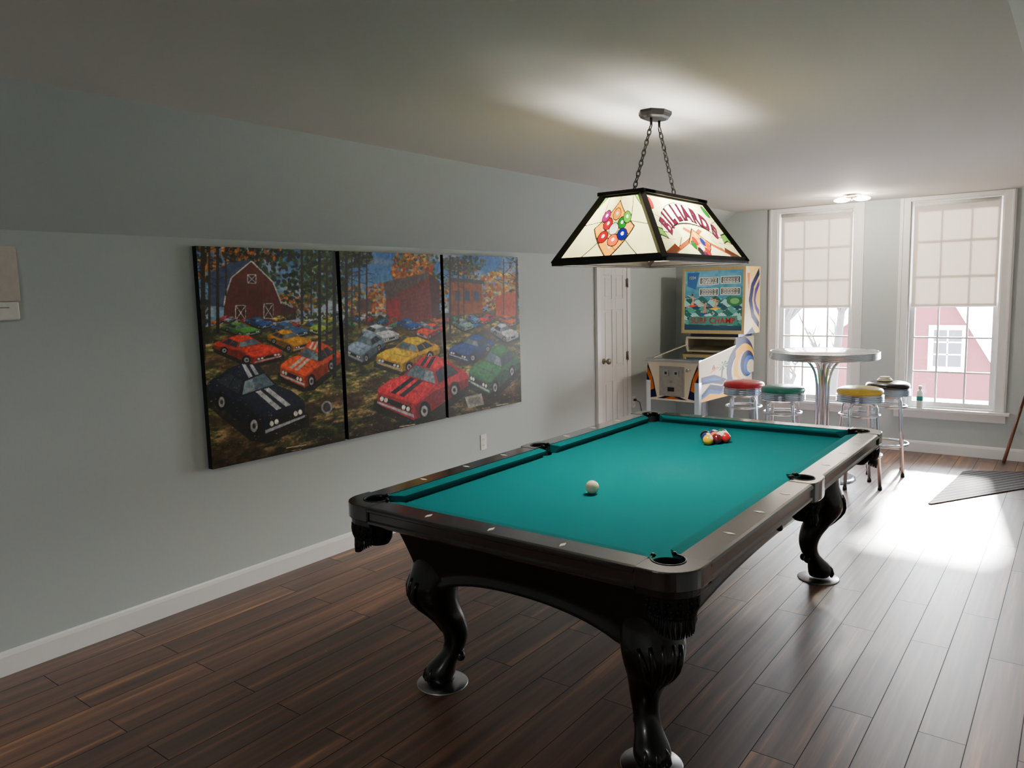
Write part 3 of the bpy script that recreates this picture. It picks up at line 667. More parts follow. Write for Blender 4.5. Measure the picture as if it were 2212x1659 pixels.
def leg(sx,sy):
    k=.7071; dx,dy=sx*k,sy*k
    P_=[(.60,.0,.092),(.52,.0,.097),(.47,.010,.102),(.43,.022,.103),(.385,.024,.096),(.34,.006,.082),(.295,-.024,.067),(.25,-.048,.056),(.205,-.060,.048),(.165,-.056,.043),(.13,-.040,.043),(.10,-.018,.047),(.075,.000,.055),(.05,.008,.060),(.03,.008,.058),(.012,.004,.050)]
    rg=[];n=24
    def cr(a,b,c,d,t): return .5*((2*b)+(-a+c)*t+(2*a-5*b+4*c-d)*t*t+(-a+3*b-3*c+d)*t**3)
    S=[]
    for i in range(len(P_)-1):
        q=[P_[max(0,i-1)],P_[i],P_[i+1],P_[min(len(P_)-1,i+2)]]
        for j in range(3): S.append([cr(q[0][c],q[1][c],q[2][c],q[3][c],j/3) for c in range(3)])
    S.append(P_[-1])
    ang0=math.atan2(dy,dx)
    for z,o_,r in S:
        ring=[]
        for i in range(n):
            th=2*pi*i/n; ca,sa=math.cos(th),math.sin(th)
            q=1/((abs(ca)**2.6+abs(sa)**2.6)**(1/2.6))
            rr=r*(.95*q if z>.3 else 1+(q-1)*.5)
            x=rr*math.cos(th+ang0+pi/4)+o_*dx; y=rr*math.sin(th+ang0+pi/4)+o_*dy
            ring.append(Vector((x,y,z)))
        rg.append(ring)
    mb=MB(); mb.rings(rg,0,True,True)
    for a in (-40,0,40):
        th=ang0+math.radians(a)
        pts=[(math.cos(th)*.040,math.sin(th)*.040,.080),(dx*.006+math.cos(th)*.056,dy*.006+math.sin(th)*.056,.055),(dx*.006+math.cos(th)*.062,dy*.006+math.sin(th)*.062,.03),(dx*.006+math.cos(th)*.058,dy*.006+math.sin(th)*.058,.010)]
        mb.tube(pts,[.007,.012,.012,.007],10)
    for a,zt_,zl in ((-44,.46,.30),(-22,.47,.27),(0,.475,.22),(22,.47,.27),(44,.46,.30)):
        pts=[];rr=[]
        for q in range(7):
            z=zt_+(zl-zt_)*q/6
            i=max(0,min(len(S)-2,next((j for j in range(len(S)-1) if S[j+1][0]<=z),len(S)-2)))
            z1_,o1,r1=S[i]; z2_,o2,r2_=S[i+1]; u=(z1_-z)/(z1_-z2_+1e-9); o_=o1+(o2-o1)*u; r=r1+(r2_-r1)*u
            th2=ang0+math.radians(a*(1-.5*q/6))
            pts.append((o_*dx+r*.97*math.cos(th2),o_*dy+r*.97*math.sin(th2),z)); rr.append(.004+.009*math.sin(pi*(q+.6)/7.2))
        mb.tube(pts,rr,8)
    for s in (-1,1):
        px,py=-dy*s,dx*s
        mb.ell((-dx*.075+px*.018,-dy*.075+py*.018,.115),(.02,.02,.022),12,8)
        mb.ell((px*.082+dx*.04,py*.082+dy*.04,.43),(.022,.022,.03),12,8); mb.ell((px*.084+dx*.03,py*.084+dy*.03,.385),(.014,.014,.022),10,8)
    l=obj('leg',mb,'black',pt,loc=(sx*.460,sy*.988,.006))
    obj('foot_plate',MB().lathe([(.001,-.006),(.102,-.006),(.104,-.003),(.100,0),(.001,.0)],seg=40),'steel',l)
for sx in (1,-1):
    for sy in (1,-1): leg(sx,sy)
# ------------------------------------------------------------------ balls
def ball(x,y,c,lab,stripe=False,group=None,spin=0):
    seg,rg=40,24; r=.0286; V=[];C=[];F=[]
    cl=np.array(lin(c)); wh=np.array(lin((240,236,220)))
    Rm=Euler((spin*.7,spin*1.3,spin)).to_matrix()
    for a in range(rg+1):
        th=pi*a/rg
        for i in range(seg):
            p=Vector((math.sin(th)*math.cos(2*pi*i/seg),math.sin(th)*math.sin(2*pi*i/seg),math.cos(th))); q=Rm@p
            if stripe: col=cl if abs(q.z)<.55 else wh
            else: col=cl
            if group and abs(q.x)>.92: col=wh
            V.append(p*r); C.append((*col,1))
    for a in range(rg):
        for i in range(seg):
            j=(i+1)%seg; F.append((a*seg+i,(a+1)*seg+i,(a+1)*seg+j,a*seg+j))
    me=bpy.data.meshes.new('ball'); me.from_pydata([tuple(v) for v in V],[],F); me.materials.append(M['ball'])
    ca=me.color_attributes.new('Col','FLOAT_COLOR','POINT'); ca.data.foreach_set('color',np.array(C,dtype=np.float32).ravel())
    me.polygons.foreach_set('use_smooth',[True]*len(F))
    o=bpy.data.objects.new('cue_ball' if not group else 'billiard_ball',me); o.location=(x,y,ZB+r+.0003); link(o); meta(o,lab,'ball',None,group)
ball(2.095,2.642,(224,212,180),'cream white cue ball alone on the teal cloth')
gx,gy=2.113,3.92; d=.0575; ry=d*.866
rack=[(0,-2,(236,180,24),'yellow',0),(-.5,-1,(24,36,110),'dark blue',0),(.5,-1,(110,20,32),'maroon',0),(-1,0,(16,16,18),'black',0),(0,0,(232,120,30),'orange',0),(1,0,(196,24,34),'red',0),(-.5,1,(70,30,100),'purple',0),(.5,1,(240,190,30),'yellow striped',1),(0,2,(14,90,50),'green',0)]
for i,(a,b,c,nm,st) in enumerate(rack):
    ball(gx+a*d,gy+b*ry,c,'%s billiard ball racked in a diamond on the cloth'%nm,bool(st),'racked billiard balls',spin=i*1.7+.4)
# ------------------------------------------------------------------ billiard lamp
LX,LY=2.122,3.181; z0,z1=1.728,2.012
lamp=empty('pendant_lamp',(LX,LY,ZC),label='stained glass billiard pendant lamp hanging over the pool table',cat='ceiling lamp')
zb,zt=z0-ZC,z1-ZC; bx,by=.261,.452; tx_,ty_=.09,.31
B=[Vector((-bx,-by,zb)),Vector((bx,-by,zb)),Vector((bx,by,zb)),Vector((-bx,by,zb))]
T=[Vector((-tx_,-ty_,zt)),Vector((tx_,-ty_,zt)),Vector((tx_,ty_,zt)),Vector((-tx_,ty_,zt))]
mb=MB()
def bar(p,q,w,h,upv=Vector((0,0,1))):
    p=Vector(p);q=Vector(q);t=(q-p).normalized(); a=t.cross(upv).normalized(); b=a.cross(t).normalized()
    rg=[[c+a*w*i/2+b*h*j/2 for i,j in ((1,1),(-1,1),(-1,-1),(1,-1))] for c in (p,q)]
    mb.rings(rg,0,False,True)
for i in range(4):
    j=(i+1)%4
    bar(B[i],B[j],.018,.016); bar(T[i],T[j],.026,.022); bar(B[i],T[i],.026,.026)
    bar(B[i]+(T[i]-B[i])*.045,B[j]+(T[j]-B[j])*.045,.014,.024)
mb.b2((-tx_-.02,-ty_-.02,zt-.002),(tx_+.02,-ty_+.09,zt+.014)); mb.b2((-tx_-.02,ty_-.09,zt-.002),(tx_+.02,ty_+.02,zt+.014))
mb.b2((-tx_-.02,-ty_,zt-.002),(-tx_+.035,ty_,zt+.014)); mb.b2((tx_-.035,-ty_,zt-.002),(tx_+.02,ty_,zt+.014))
mb.b2((-tx_,.195,zt),(tx_,.225,zt+.012)); mb.b2((-.014,-ty_,zt),(.014,ty_,zt+.01)); mb.b2((-tx_,-.012,zt),(tx_,.012,zt+.012))
frame=obj('shade_frame',mb,'bronze',lamp,bev=.002)
LEAD=(30,24,18)
CRM=(236,228,158)
def end_art():
    P=Painter(0,1,0,1,200,160); P.A[:]=np.array(CRM)/255.
    k=vn(P.U,P.V,6,3)[...,None]; P.A*=(.82+.22*k)
    for a,b in (((0,.55),(.3,.6)),((1,.5),(.72,.58)),((.5,1),(.5,.86)),((.2,0),(.36,.3)),((.82,0),(.66,.3)),((.3,.6),(.22,1)),((.72,.58),(.8,1))): P.line(a,b,.012,LEAD)
    for s in (0,1):
        f=(lambda u:u) if s==0 else (lambda u:1-u)
        P.poly([(f(0),1),(f(.2),1),(f(0),.66)],LEAD); P.poly([(f(.01),.99),(f(.175),.99),(f(.01),.70)],(100,146,50))
    P.poly([(.5,.92),(.78,.5),(.5,.02),(.22,.5)],LEAD); P.poly([(.5,.89),(.76,.5),(.5,.05),(.24,.5)],(220,140,6)); P.poly([(.5,.76),(.66,.5),(.5,.18),(.34,.5)],(236,206,130))
    for k in range(1,5):
        P.line((.24+.065*k,.5+.1*k),(.5+.065*k,.04+.115*k),.008,LEAD)
    for x,y,c in ((.5,.70,(226,130,0)),(.40,.56,(140,0,20)),(.60,.56,(0,90,20)),(.5,.48,(236,232,220)),(.39,.37,(130,4,4)),(.52,.31,(200,70,0)),(.62,.39,(10,10,90)),(.67,.64,(50,130,10)),(.33,.68,(110,10,80))):
        P.ell(x,y,.066,.098,LEAD); P.ell(x,y,.055,.083,c); P.ell(x,y+.01,.018,.026,(240,240,225))
    return P
def side_art():
    P=Painter(0,1,0,1,380,140); P.A[:]=np.array(CRM)/255.
    k=vn(P.U*3,P.V,5,5)[...,None]; P.A*=(.80+.24*k)
    for a,b in (((0,.7),(.16,.62)),((1,.7),(.84,.62)),((.12,0),(.3,.35)),((.88,0),(.7,.35)),((.5,0),(.5,.1)),((0,.3),(.22,.3)),((1,.3),(.78,.3))): P.line(a,b,.008,LEAD)
    for s in (0,1):
        f=(lambda u:u) if s==0 else (lambda u:1-u)
        P.poly([(f(0),.5),(f(.10),.46),(f(.14),.30),(f(.06),.34),(f(0),.28)],LEAD); P.poly([(f(.004),.48),(f(.095),.44),(f(.128),.325),(f(.06),.365),(f(.004),.31)],(80,130,40))
    P.line((.06,.04),(.62,.50),.048,LEAD); P.line((.06,.04),(.62,.50),.034,(150,66,10)); P.line((.94,.04),(.38,.50),.048,LEAD); P.line((.94,.04),(.38,.50),.034,(150,66,10))
    P.poly([(.05,.0),(.22,.16),(.18,.24),(.02,.08)],(70,30,6)); P.poly([(.95,.0),(.78,.16),(.82,.24),(.98,.08)],(70,30,6))
    n=24
    up=[(.5+.40*math.cos(pi-pi*i/n),.40+.52*math.sin(pi*i/n)) for i in range(n+1)]; lo=[(.5+.29*math.cos(pi*i/n),.40+.17*math.sin(pi*i/n)) for i in range(n+1)]
    P.poly(up+lo,LEAD)
    up=[(.5+.392*math.cos(pi-pi*i/n),.415+.49*math.sin(pi*i/n)) for i in range(n+1)]; lo=[(.5+.30*math.cos(pi*i/n),.415+.185*math.sin(pi*i/n)) for i in range(n+1)]
    P.poly(up+lo,(242,226,184))
    P.poly([(.5,.52),(.65,.27),(.5,.0),(.35,.27)],LEAD); P.poly([(.5,.49),(.635,.27),(.5,.03),(.365,.27)],(226,140,10))
    for x,y,c in ((.5,.40,(226,160,0)),(.45,.30,(140,0,14)),(.55,.30,(4,20,110)),(.5,.21,(236,232,220)),(.41,.24,(4,86,20)),(.59,.24,(170,50,0)),(.455,.14,(16,16,20)),(.545,.14,(140,12,12)),(.5,.07,(80,0,60))):
        P.ell(x,y,.030,.070,LEAD); P.ell(x,y,.025,.058,c)
    for x,c in ((.07,(150,8,8)),(.93,(10,90,20))):
        P.ell(x,.84,.04,.10,LEAD); P.ell(x,.84,.034,.087,c)
    return P
def face(name,i,j,P):
    o=P.mesh(name,[B[i],B[j],T[j],T[i]],'shade',lamp,label='lit cream stained glass panel with coloured ball motif'); return o
ea=end_art(); sa=side_art()
face('glass_panel',0,1,ea); fr=face('glass_panel',1,2,sa); face('glass_panel',2,3,ea); fl=face('glass_panel',3,0,sa)
for (i,j,pr) in ((1,2,fr),(3,0,fl)):
    xa=(B[j]-B[i]).normalized(); ya=((T[i]+T[j])/2-(B[i]+B[j])/2); hh=ya.length; ya=ya.normalized(); za=xa.cross(ya).normalized()
    for mt,bo,off in (('leadline',.075,.0015),('glassred',.03,.003)):
        o_=(B[i]+B[j])/2+ya*hh*.745+za*off
        mwx=Matrix(((xa.x,ya.x,za.x,o_.x),(xa.y,ya.y,za.y,o_.y),(xa.z,ya.z,za.z,o_.z),(0,0,0,1)))
        text('lettering','BILLIARDS',.098,mt,mwx,pr,arc=.42,bold=bo,stepk=.82,sy=1.12,ext=.0004)
mb=MB()
mb.lathe([(.001,0),(.1,0),(.1,-.012),(.088,-.024),(.07,-.03),(.001,-.031)],seg=8,sm=False,ph=pi/8,sx=.68,sy=1.0)
mb.tube([(0,-.04,-.03),(0,-.04,-.06)],.006,8); mb.tube([(0,.04,-.03),(0,.04,-.06)],.006,8)
obj('canopy',mb,'bronze',lamp)
def chain(p,q):
    p=Vector(p);q=Vector(q);L=(q-p).length;n=int(L/.026);t=(q-p).normalized();mb=MB()
    a=t.cross(Vector((1,0,0))).normalized();b=t.cross(a)
    for i in range(n):
        c=p+(q-p)*((i+.5)/n)
        s=((a if i%2 else b)*math.cos(.5)+ (b if i%2 else a)*math.sin(.5)*(1 if i%2 else -1))
        pts=[c+t*.0185*math.cos(2*pi*k/12)+s*.0085*math.sin(2*pi*k/12) for k in range(12)]
        mb.tube(pts,.0028,6,loop=True)
    obj('chain',mb,'bronze',lamp)
chain((0,-.04,-.06),(0,-.21,zt+.016)); chain((0,.04,-.06),(0,.21,zt+.016))
for yy in (-.2,0,.2):
    obj('bulb_socket',MB().lathe([(.001,zt),(.018,zt),(.018,zt-.05),(.014,zt-.06),(.001,zt-.06)],(0,yy,0),16),'dark',lamp)
    obj('light_bulb',MB().lathe([(.012,zt-.06),(.018,zt-.075),(.028,zt-.1),(.026,zt-.12),(.012,zt-.134),(.001,zt-.137)],(0,yy,0),18),'bulb',lamp)
# ------------------------------------------------------------------ flush ceiling light
fl=empty('ceiling_light',(2.008,7.25,ZC),label='small flush ceiling light with a nickel base and lit glass shades',cat='ceiling lamp')
obj('mounting_plate',MB().lathe([(.001,0),(.075,0),(.075,-.012),(.06,-.02),(.001,-.022)],seg=28),'nickel',fl)
obj('light_arm',MB().tube([(-.11,0,-.03),(.11,0,-.03)],.009,10).ell((0,0,-.035),(.018,.018,.018)),'nickel',fl)
for s in (-1,1):
    obj('glass_shade',MB().lathe([(.012,-.02),(.04,-.026),(.066,-.040),(.066,-.050),(.04,-.060),(.001,-.064)],(s*.085,0,0),20),'opal',fl)
# ------------------------------------------------------------------ pinball machine
pb=empty('pinball_machine',(.60,7.2,0),rot=(0,0,math.radians(-5)),label='vintage surf-themed pinball machine in the room corner',cat='pinball machine')
cw=.285; f0,f1=-.52,.66
mb=MB()
side=[(f0,.53),(f0,.92),(f1-.42,1.02),(f1-.40,1.10),(f1,1.10),(f1,.53)]
mb.prism(side,-cw,-cw+.02,ax='x'); mb.prism(side,cw-.02,cw,ax='x')
mb.b2((-cw+.02,f0,.53),(cw-.02,f0+.02,.915)); mb.b2((-cw+.02,f1-.02,.53),(cw-.02,f1,1.10)); mb.b2((-cw+.02,f0+.02,.53),(cw-.02,f1-.02,.545))
mb.b2((-cw+.02,f1-.40,1.08),(cw-.02,f1-.02,1.10))
cab=obj('cabinet',mb,'cream',pb)
P=Painter(-cw,cw,.53,.915,190,130); P.fill((232,224,200))
NV=(10,16,62); OR=(200,104,34); BL=(30,74,140)
for s in (-1,1):
    P.poly([(s*.275,.90),(s*.285,.54),(s*.17,.56),(s*.21,.74)],NV); P.poly([(s*.28,.86),(s*.285,.60),(s*.20,.64),(s*.225,.76)],OR)
    P.poly([(s*.285,.80),(s*.285,.68),(s*.24,.70)],NV)
P.poly([(-.17,.545),(.17,.545),(0,.60)],NV); P.poly([(-.1,.545),(.1,.545),(0,.575)],OR)
P.mesh('front_artwork',[(-cw,f0-.0015,.53),(cw,f0-.0015,.53),(cw,f0-.0015,.915),(-cw,f0-.0015,.915)],'art',cab,label='cream front panel with navy and orange points')
cdm=MB(); cdm.b2((-.135,f0-.016,.575),(.135,f0-.002,.865)); cdm.b2((-.12,f0-.021,.59),(.12,f0-.016,.85))
cdo=obj('coin_door',cdm,'coindoor',pb,bev=.003)
for x in (-.055,.055):
    obj('coin_slot',MB().b2((x-.03,f0-.028,.775),(x+.03,f0-.021,.83)),'steel',cdo,bev=.002)
    obj('slot_opening',MB().b2((x-.012,f0-.0295,.79),(x+.012,f0-.028,.815)),'dark',cdo)
obj('coin_return',MB().b2((-.035,f0-.03,.625),(.035,f0-.021,.665)),'dark',cdo,bev=.002)
obj('door_lock',MB().lathe([(.001,0),(.012,0),(.012,.008),(.001,.01)],(0.0,f0-.021,.72),16,R=Matrix.Rotation(pi/2,3,'X')),'steel',cdo)
obj('lockdown_bar',MB().prism([(f0-.012,.905),(f0-.012,.925),(f0-.004,.934),(f0+.045,.938),(f0+.045,.92),(f0+.0,.915)],-cw-.006,cw+.006,ax='x'),'steel',pb,bev=.002)
obj('plunger',MB().lathe([(.001,0),(.006,0),(.006,.05),(.016,.055),(.016,.07),(.001,.074)],(.2,f0-.002,.84),14,R=Matrix.Rotation(pi/2,3,'X')),'steel',pb)
def pin_side():
    P=Painter(f0,f1,.53,1.10,330,160); CR=(196,186,160); P.fill(CR)
    YE=(200,140,20)
    P.ell(.36,.84,.32,.27,NV,n=40); P.ell(.42,.81,.27,.21,CR,n=40)
    P.ell(.44,.83,.245,.20,YE,n=40); P.ell(.49,.80,.20,.155,CR,n=40)
    P.ell(.51,.82,.16,.135,NV,n=40); P.ell(.55,.80,.125,.10,BL,n=40); P.ell(.59,.785,.09,.07,CR,n=40)
    P.poly([(-.50,.61),(-.3,.74),(-.05,.67),(.08,.76),(.2,.65),(.4,.67),(f1,.63),(f1,.53),(f0,.53)],NV)
    P.poly([(-.50,.57),(-.3,.675),(-.08,.61),(.08,.68),(.26,.59),(.45,.61),(f1,.575),(f1,.53),(f0,.53)],BL)
    P.poly([(-.50,.55),(-.3,.62),(-.10,.575),(.08,.625),(.28,.56),(.5,.575),(f1,.545),(f1,.53),(f0,.53)],YE)
    P.poly([(-.48,.87),(-.22,.85),(.04,.745),(-.05,.69),(-.27,.75),(-.48,.77)],NV); P.poly([(-.44,.835),(-.22,.815),(-.06,.75),(-.26,.78),(-.44,.80)],BL)
    P.poly([(-.10,.72),(-.06,.72),(-.025,.92),(-.05,.93)],(60,34,14))
    for a in range(0,360,45): P.poly([(-.038,.93),(-.038+.105*math.cos(math.radians(a+20)),.93+.055*math.sin(math.radians(a+20))),(-.038+.12*math.cos(math.radians(a)),.92+.055*math.sin(math.radians(a)))],(16,84,40))
    P.poly([(-.34,.88),(-.20,.93),(-.12,.935),(-.22,.895)],OR); P.poly([(-.27,.92),(-.25,.96),(-.23,.985),(-.21,.96),(-.19,.925)],(110,56,30))
    return P
sp=pin_side()
o=sp.mesh('side_artwork',[(cw+.0012,f0,.53),(cw+.0012,f1,.53),(cw+.0012,f1,1.10),(cw+.0012,f0,1.10)],'art',cab,label='cream side panel with blue and yellow wave art')
for v in o.data.vertices:
    y,z=v.co.y,v.co.z
    top=.92+(y-f0)/(f1-.42-f0)*.10 if y<f1-.42 else 1.10
    v.co.z=.53+(z-.53)/.57*(top-.53)
def pf():
    P=Painter(0,1,0,1,140,200); P.fill((60,130,150)); P.A*=(.8+.4*vn(P.U,P.V,8,4))[...,None]
    r=random.Random(5)
    for _ in range(70): P.ell(r.random(),r.random(),.03+.05*r.random(),.015+.03*r.random(),r.choice([(230,200,70),(220,80,50),(240,236,220),(30,50,110),(230,130,50),(70,160,90)]))
    for x,y in ((.3,.7),(.7,.7),(.5,.55)): P.ell(x,y,.07,.04,(230,226,210)); P.ell(x,y,.045,.026,(200,40,40))
    P.poly([(.3,.12),(.47,.08),(.47,.1),(.3,.15)],(240,240,235)); P.poly([(.7,.12),(.53,.08),(.53,.1),(.7,.15)],(240,240,235))
    return P
pf().mesh('playfield',[(-cw+.021,f0+.03,.86),(cw-.021,f0+.03,.86),(cw-.021,f1-.42,.98),(-cw+.021,f1-.42,.98)],'art',pb,label='colourful surf playfield under glass')
obj('playfield_glass',MB().add([(-cw+.005,f0+.045,.924),(cw-.005,f0+.045,.924),(cw-.005,f1-.42,1.016),(-cw+.005,f1-.42,1.016)],[(0,1,2,3)]),'glass',pb)
for s in (-1,1):
    mb=MB(); x0_,x1_=sorted((s*(cw-.012),s*(cw+.002)))
    mb.prism([(f0+.04,.922),(f0+.04,.928),(f1-.42,1.026),(f1-.42,1.02)],x0_,x1_,ax='x')
    obj('side_rail',mb,'steel',pb)
bxw=.355; b0,b1=f1-.37,f1-.02; q0,q1=1.135,1.815
mb=MB()
sidep=[(b0,q0),(b0+.03,q1),(b1,q1),(b1,q0)]
mb.prism(sidep,-bxw,-bxw+.022,ax='x'); mb.prism(sidep,bxw-.022,bxw,ax='x')
mb.b2((-bxw+.022,b0+.03,q1-.02),(bxw-.022,b1,q1)); mb.b2((-bxw+.022,b0,q0),(bxw-.022,b1,q0+.02)); mb.b2((-bxw+.022,b1-.02,q0+.02),(bxw-.022,b1,q1-.02))
bb=obj('backbox',mb,'cream',pb)
mb=MB()
def fq(x0,x1,z0_,z1_,dy0,dy1):
    f=lambda z:b0+.03*(z-q0)/(q1-q0)
    mb.add([(x0,f(z0_)+dy0,z0_),(x1,f(z0_)+dy0,z0_),(x1,f(z0_)+dy1,z0_),(x0,f(z0_)+dy1,z0_),(x0,f(z1_)+dy0,z1_),(x1,f(z1_)+dy0,z1_),(x1,f(z1_)+dy1,z1_),(x0,f(z1_)+dy1,z1_)],[(0,3,2,1),(4,5,6,7),(0,1,5,4),(1,2,6,5),(2,3,7,6),(3,0,4,7)])
fq(-bxw,-bxw+.03,q0,q1,-.012,.01); fq(bxw-.03,bxw,q0,q1,-.012,.01); fq(-bxw+.03,bxw-.03,q1-.03,q1,-.012,.01); fq(-bxw+.03,bxw-.03,q0,q0+.035,-.012,.01)
obj('backbox_frame',mb,'wood',bb,bev=.002)
obj('neck',MB().b2((-.27,b0+.04,1.095),(.27,b1-.0,1.14)),'navy',pb)
def bg():
    P=Painter(-.325,.325,0,.615,250,236); P.fill((30,92,108)); U,V=P.U,P.V
    t=np.clip(V/.615,0,1)[...,None]; P.A[:]=(np.array([40,100,104])*(1-t)+np.array([92,160,184])*t)/255.*(.88+.24*vn(U,V,30,2))[...,None]
    P.ell(-.12,.5,.2,.05,(150,190,200),al=.6)
    for k in range(9):
        y=.33-.034*k; n=20
        c=[(30,96,84),(150,200,186),(24,72,86),(80,150,130)][k%4]
        P.poly([(-.325+.65*i/n,y+.026*math.sin(i*1.3+k*1.9)) for i in range(n+1)]+[(.325,0),(-.325,0)],c)
    r=random.Random(9)
    for _ in range(110): P.ell(r.uniform(-.32,.32),r.uniform(.06,.34),.003+.010*r.random(),.002+.005*r.random(),r.choice([(236,242,238),(190,226,216),(100,176,156)]))
    P.ell(.24,.30,.09,.05,(44,110,60)); P.ell(.24,.30,.05,.03,(110,170,100))
    for x,y,c,b in ((-.24,.29,(226,150,110),(220,60,50)),(.02,.26,(214,140,100),(230,190,60)),(-.1,.21,(200,130,96),(40,60,140))):
        P.poly([(x-.07,y-.04),(x,y-.025),(x+.08,y-.03),(x,y-.05)],b)
        P.poly([(x-.012,y-.03),(x+.006,y+.02),(x-.01,y+.06),(x+.012,y+.065),(x+.022,y+.02),(x+.022,y-.03)],c); P.ell(x+.002,y+.078,.011,.013,(90,60,30)); P.line((x,y+.05),(x-.05,y+.075),.008,c); P.line((x,y+.05),(x+.05,y+.04),.008,c)
    P.poly([(-.325,.0),(.325,0),(.325,.045),(-.325,.06)],(20,60,80)); P.poly([(-.28,.06),(.28,.055),(.27,.15),(-.27,.14)],(60,128,112))
    P.poly([(-.3,.60),(-.16,.60),(-.2,.42),(-.3,.46)],(50,96,150))
    for (x,y) in ((-.05,.51),(.19,.515),(-.05,.395),(.19,.40)):
        P.poly([(x-.108,y-.038),(x+.108,y-.038),(x+.108,y+.038),(x-.108,y+.038)],(228,222,198)); P.poly([(x-.1,y-.03),(x+.1,y-.03),(x+.1,y+.03),(x-.1,y+.03)],(14,16,20))
        for k in range(5):
            xx=x-.072+.036*k; P.poly([(xx-.015,y-.024),(xx+.015,y-.024),(xx+.015,y+.024),(xx-.015,y+.024)],(236,234,220))
    return P
f=lambda z:b0+.03*(z-q0)/(q1-q0)-.002
gq0,gq1=q0+.035,q1-.03
P=bg(); bgm=P.mesh('backglass',[(-.325,f(gq0),gq0),(.325,f(gq0),gq0),(.325,f(gq1),gq1),(-.325,f(gq1),gq1)],'backglass',bb,label='lit surf scene backglass with score reels')
ta=math.atan2(.03,q1-q0)
def bt(s,size,x,z,mat):
    m_=Matrix.Translation((x,f(gq0+z)-.002,gq0+z))@Matrix.Rotation(pi/2-ta,4,'X')
    text('lettering',s,size,mat,m_,bgm)
for (x,y,s) in ((-.05,.51,'27180'),(.19,.515,'00000'),(-.05,.395,'00000'),(.19,.40,'00000')):
    for k,ch in enumerate(s): bt(ch,.05,x-.072+.036*k,y,'dark')
bt('SURF CHAMP',.085,0,.098,'redtext')
bt('1234',.04,-.24,.545,'whitetext')
P=Painter(0,1,0,1,90,170); P.fill((208,176,104))
P.poly([(.1,1),(.5,.75),(.3,.5),(.62,.2),(.4,0),(.0,0),(0,1)],(206,194,164))
P.poly([(.9,.98),(.35,.74),(.2,.5),(.42,.24),(.95,.06),(.95,.16),(.6,.3),(.45,.5),(.56,.7),(.95,.88)],NV)
P.poly([(.95,.82),(.62,.66),(.54,.5),(.66,.36),(.95,.24),(.95,.34),(.76,.42),(.68,.5),(.75,.6),(.95,.72)],(60,40,110))
P.poly([(.05,.9),(.2,.62),(.26,.9)],OR); P.poly([(.1,.0),(.7,.0),(.5,.10)],NV)
P.mesh('backbox_side_artwork',[(bxw+.001,b0,q0),(bxw+.001,b1,q0),(bxw+.001,b1,q1),(bxw+.001,b0+.03,q1)],'art',bb)
for sx in (-1,1):
    for yy,s in ((f0,-1),(f1,1)):
        mb=MB()
        mb.prism([(sx*(cw+.003),yy+s*.003),(sx*(cw+.003),yy-s*.045),(sx*(cw+.0005),yy-s*.045),(sx*(cw+.0005),yy+s*.0005),(sx*(cw-.045),yy+s*.0005),(sx*(cw-.045),yy+s*.003)],.03,.72)
        mb.lathe([(.001,0),(.025,0),(.025,.01),(.008,.015),(.008,.035),(.001,.035)],(sx*(cw-.02),yy-s*.02,0),14)
        obj('leg',mb,'chrome',pb)
# ------------------------------------------------------------------ high table
ht=empty('bar_table',(1.995,6.50,0),label='round high table with ribbed chrome edge and chrome pedestal',cat='table')
R0=.425; zz=1.065
obj('table_top',MB().lathe([(.001,zz-.008),(R0-.01,zz-.008),(R0-.01,zz),(R0-.012,zz+.001),(.001,zz+.001)],seg=64),'laminate',ht)
pr=[(.001,zz-.06),(R0-.012,zz-.06)]
for k in range(5): z_=zz-.058+k*.012; pr+=[(R0,z_),(R0+.003,z_+.004),(R0+.003,z_+.007),(R0,z_+.011)]
pr+=[(R0-.004,zz+.003),(R0-.011,zz+.003),(R0-.011,zz-.01),(.001,zz-.01)]
obj('edge_band',MB().lathe(pr,seg=64),'chrome',ht)
for k in range(6):
    a=k*pi/3+.3; pts=[]
    for t in range(13):
        u=t/12; r=.045+.15*(1-math.cos(u*pi/2))**1.3; z_=.70+.30*math.sin(u*pi/2)**.9
        pts.append((r*math.cos(a),r*math.sin(a),z_))
    obj('support_arm',MB().tube([(.042*math.cos(a),.042*math.sin(a),.05)]+pts,.011,10),'chrome',ht)
obj('column',MB().lathe([(.001,.03),(.034,.03),(.034,.90),(.05,.95),(.08,.985),(.10,1.003),(.001,1.003)],seg=28),'chrome',ht)
obj('pedestal_base',MB().lathe([(.001,0),(.27,0),(.27,.012),(.24,.022),(.12,.035),(.06,.05),(.05,.07),(.001,.07)],seg=48),'chrome',ht)
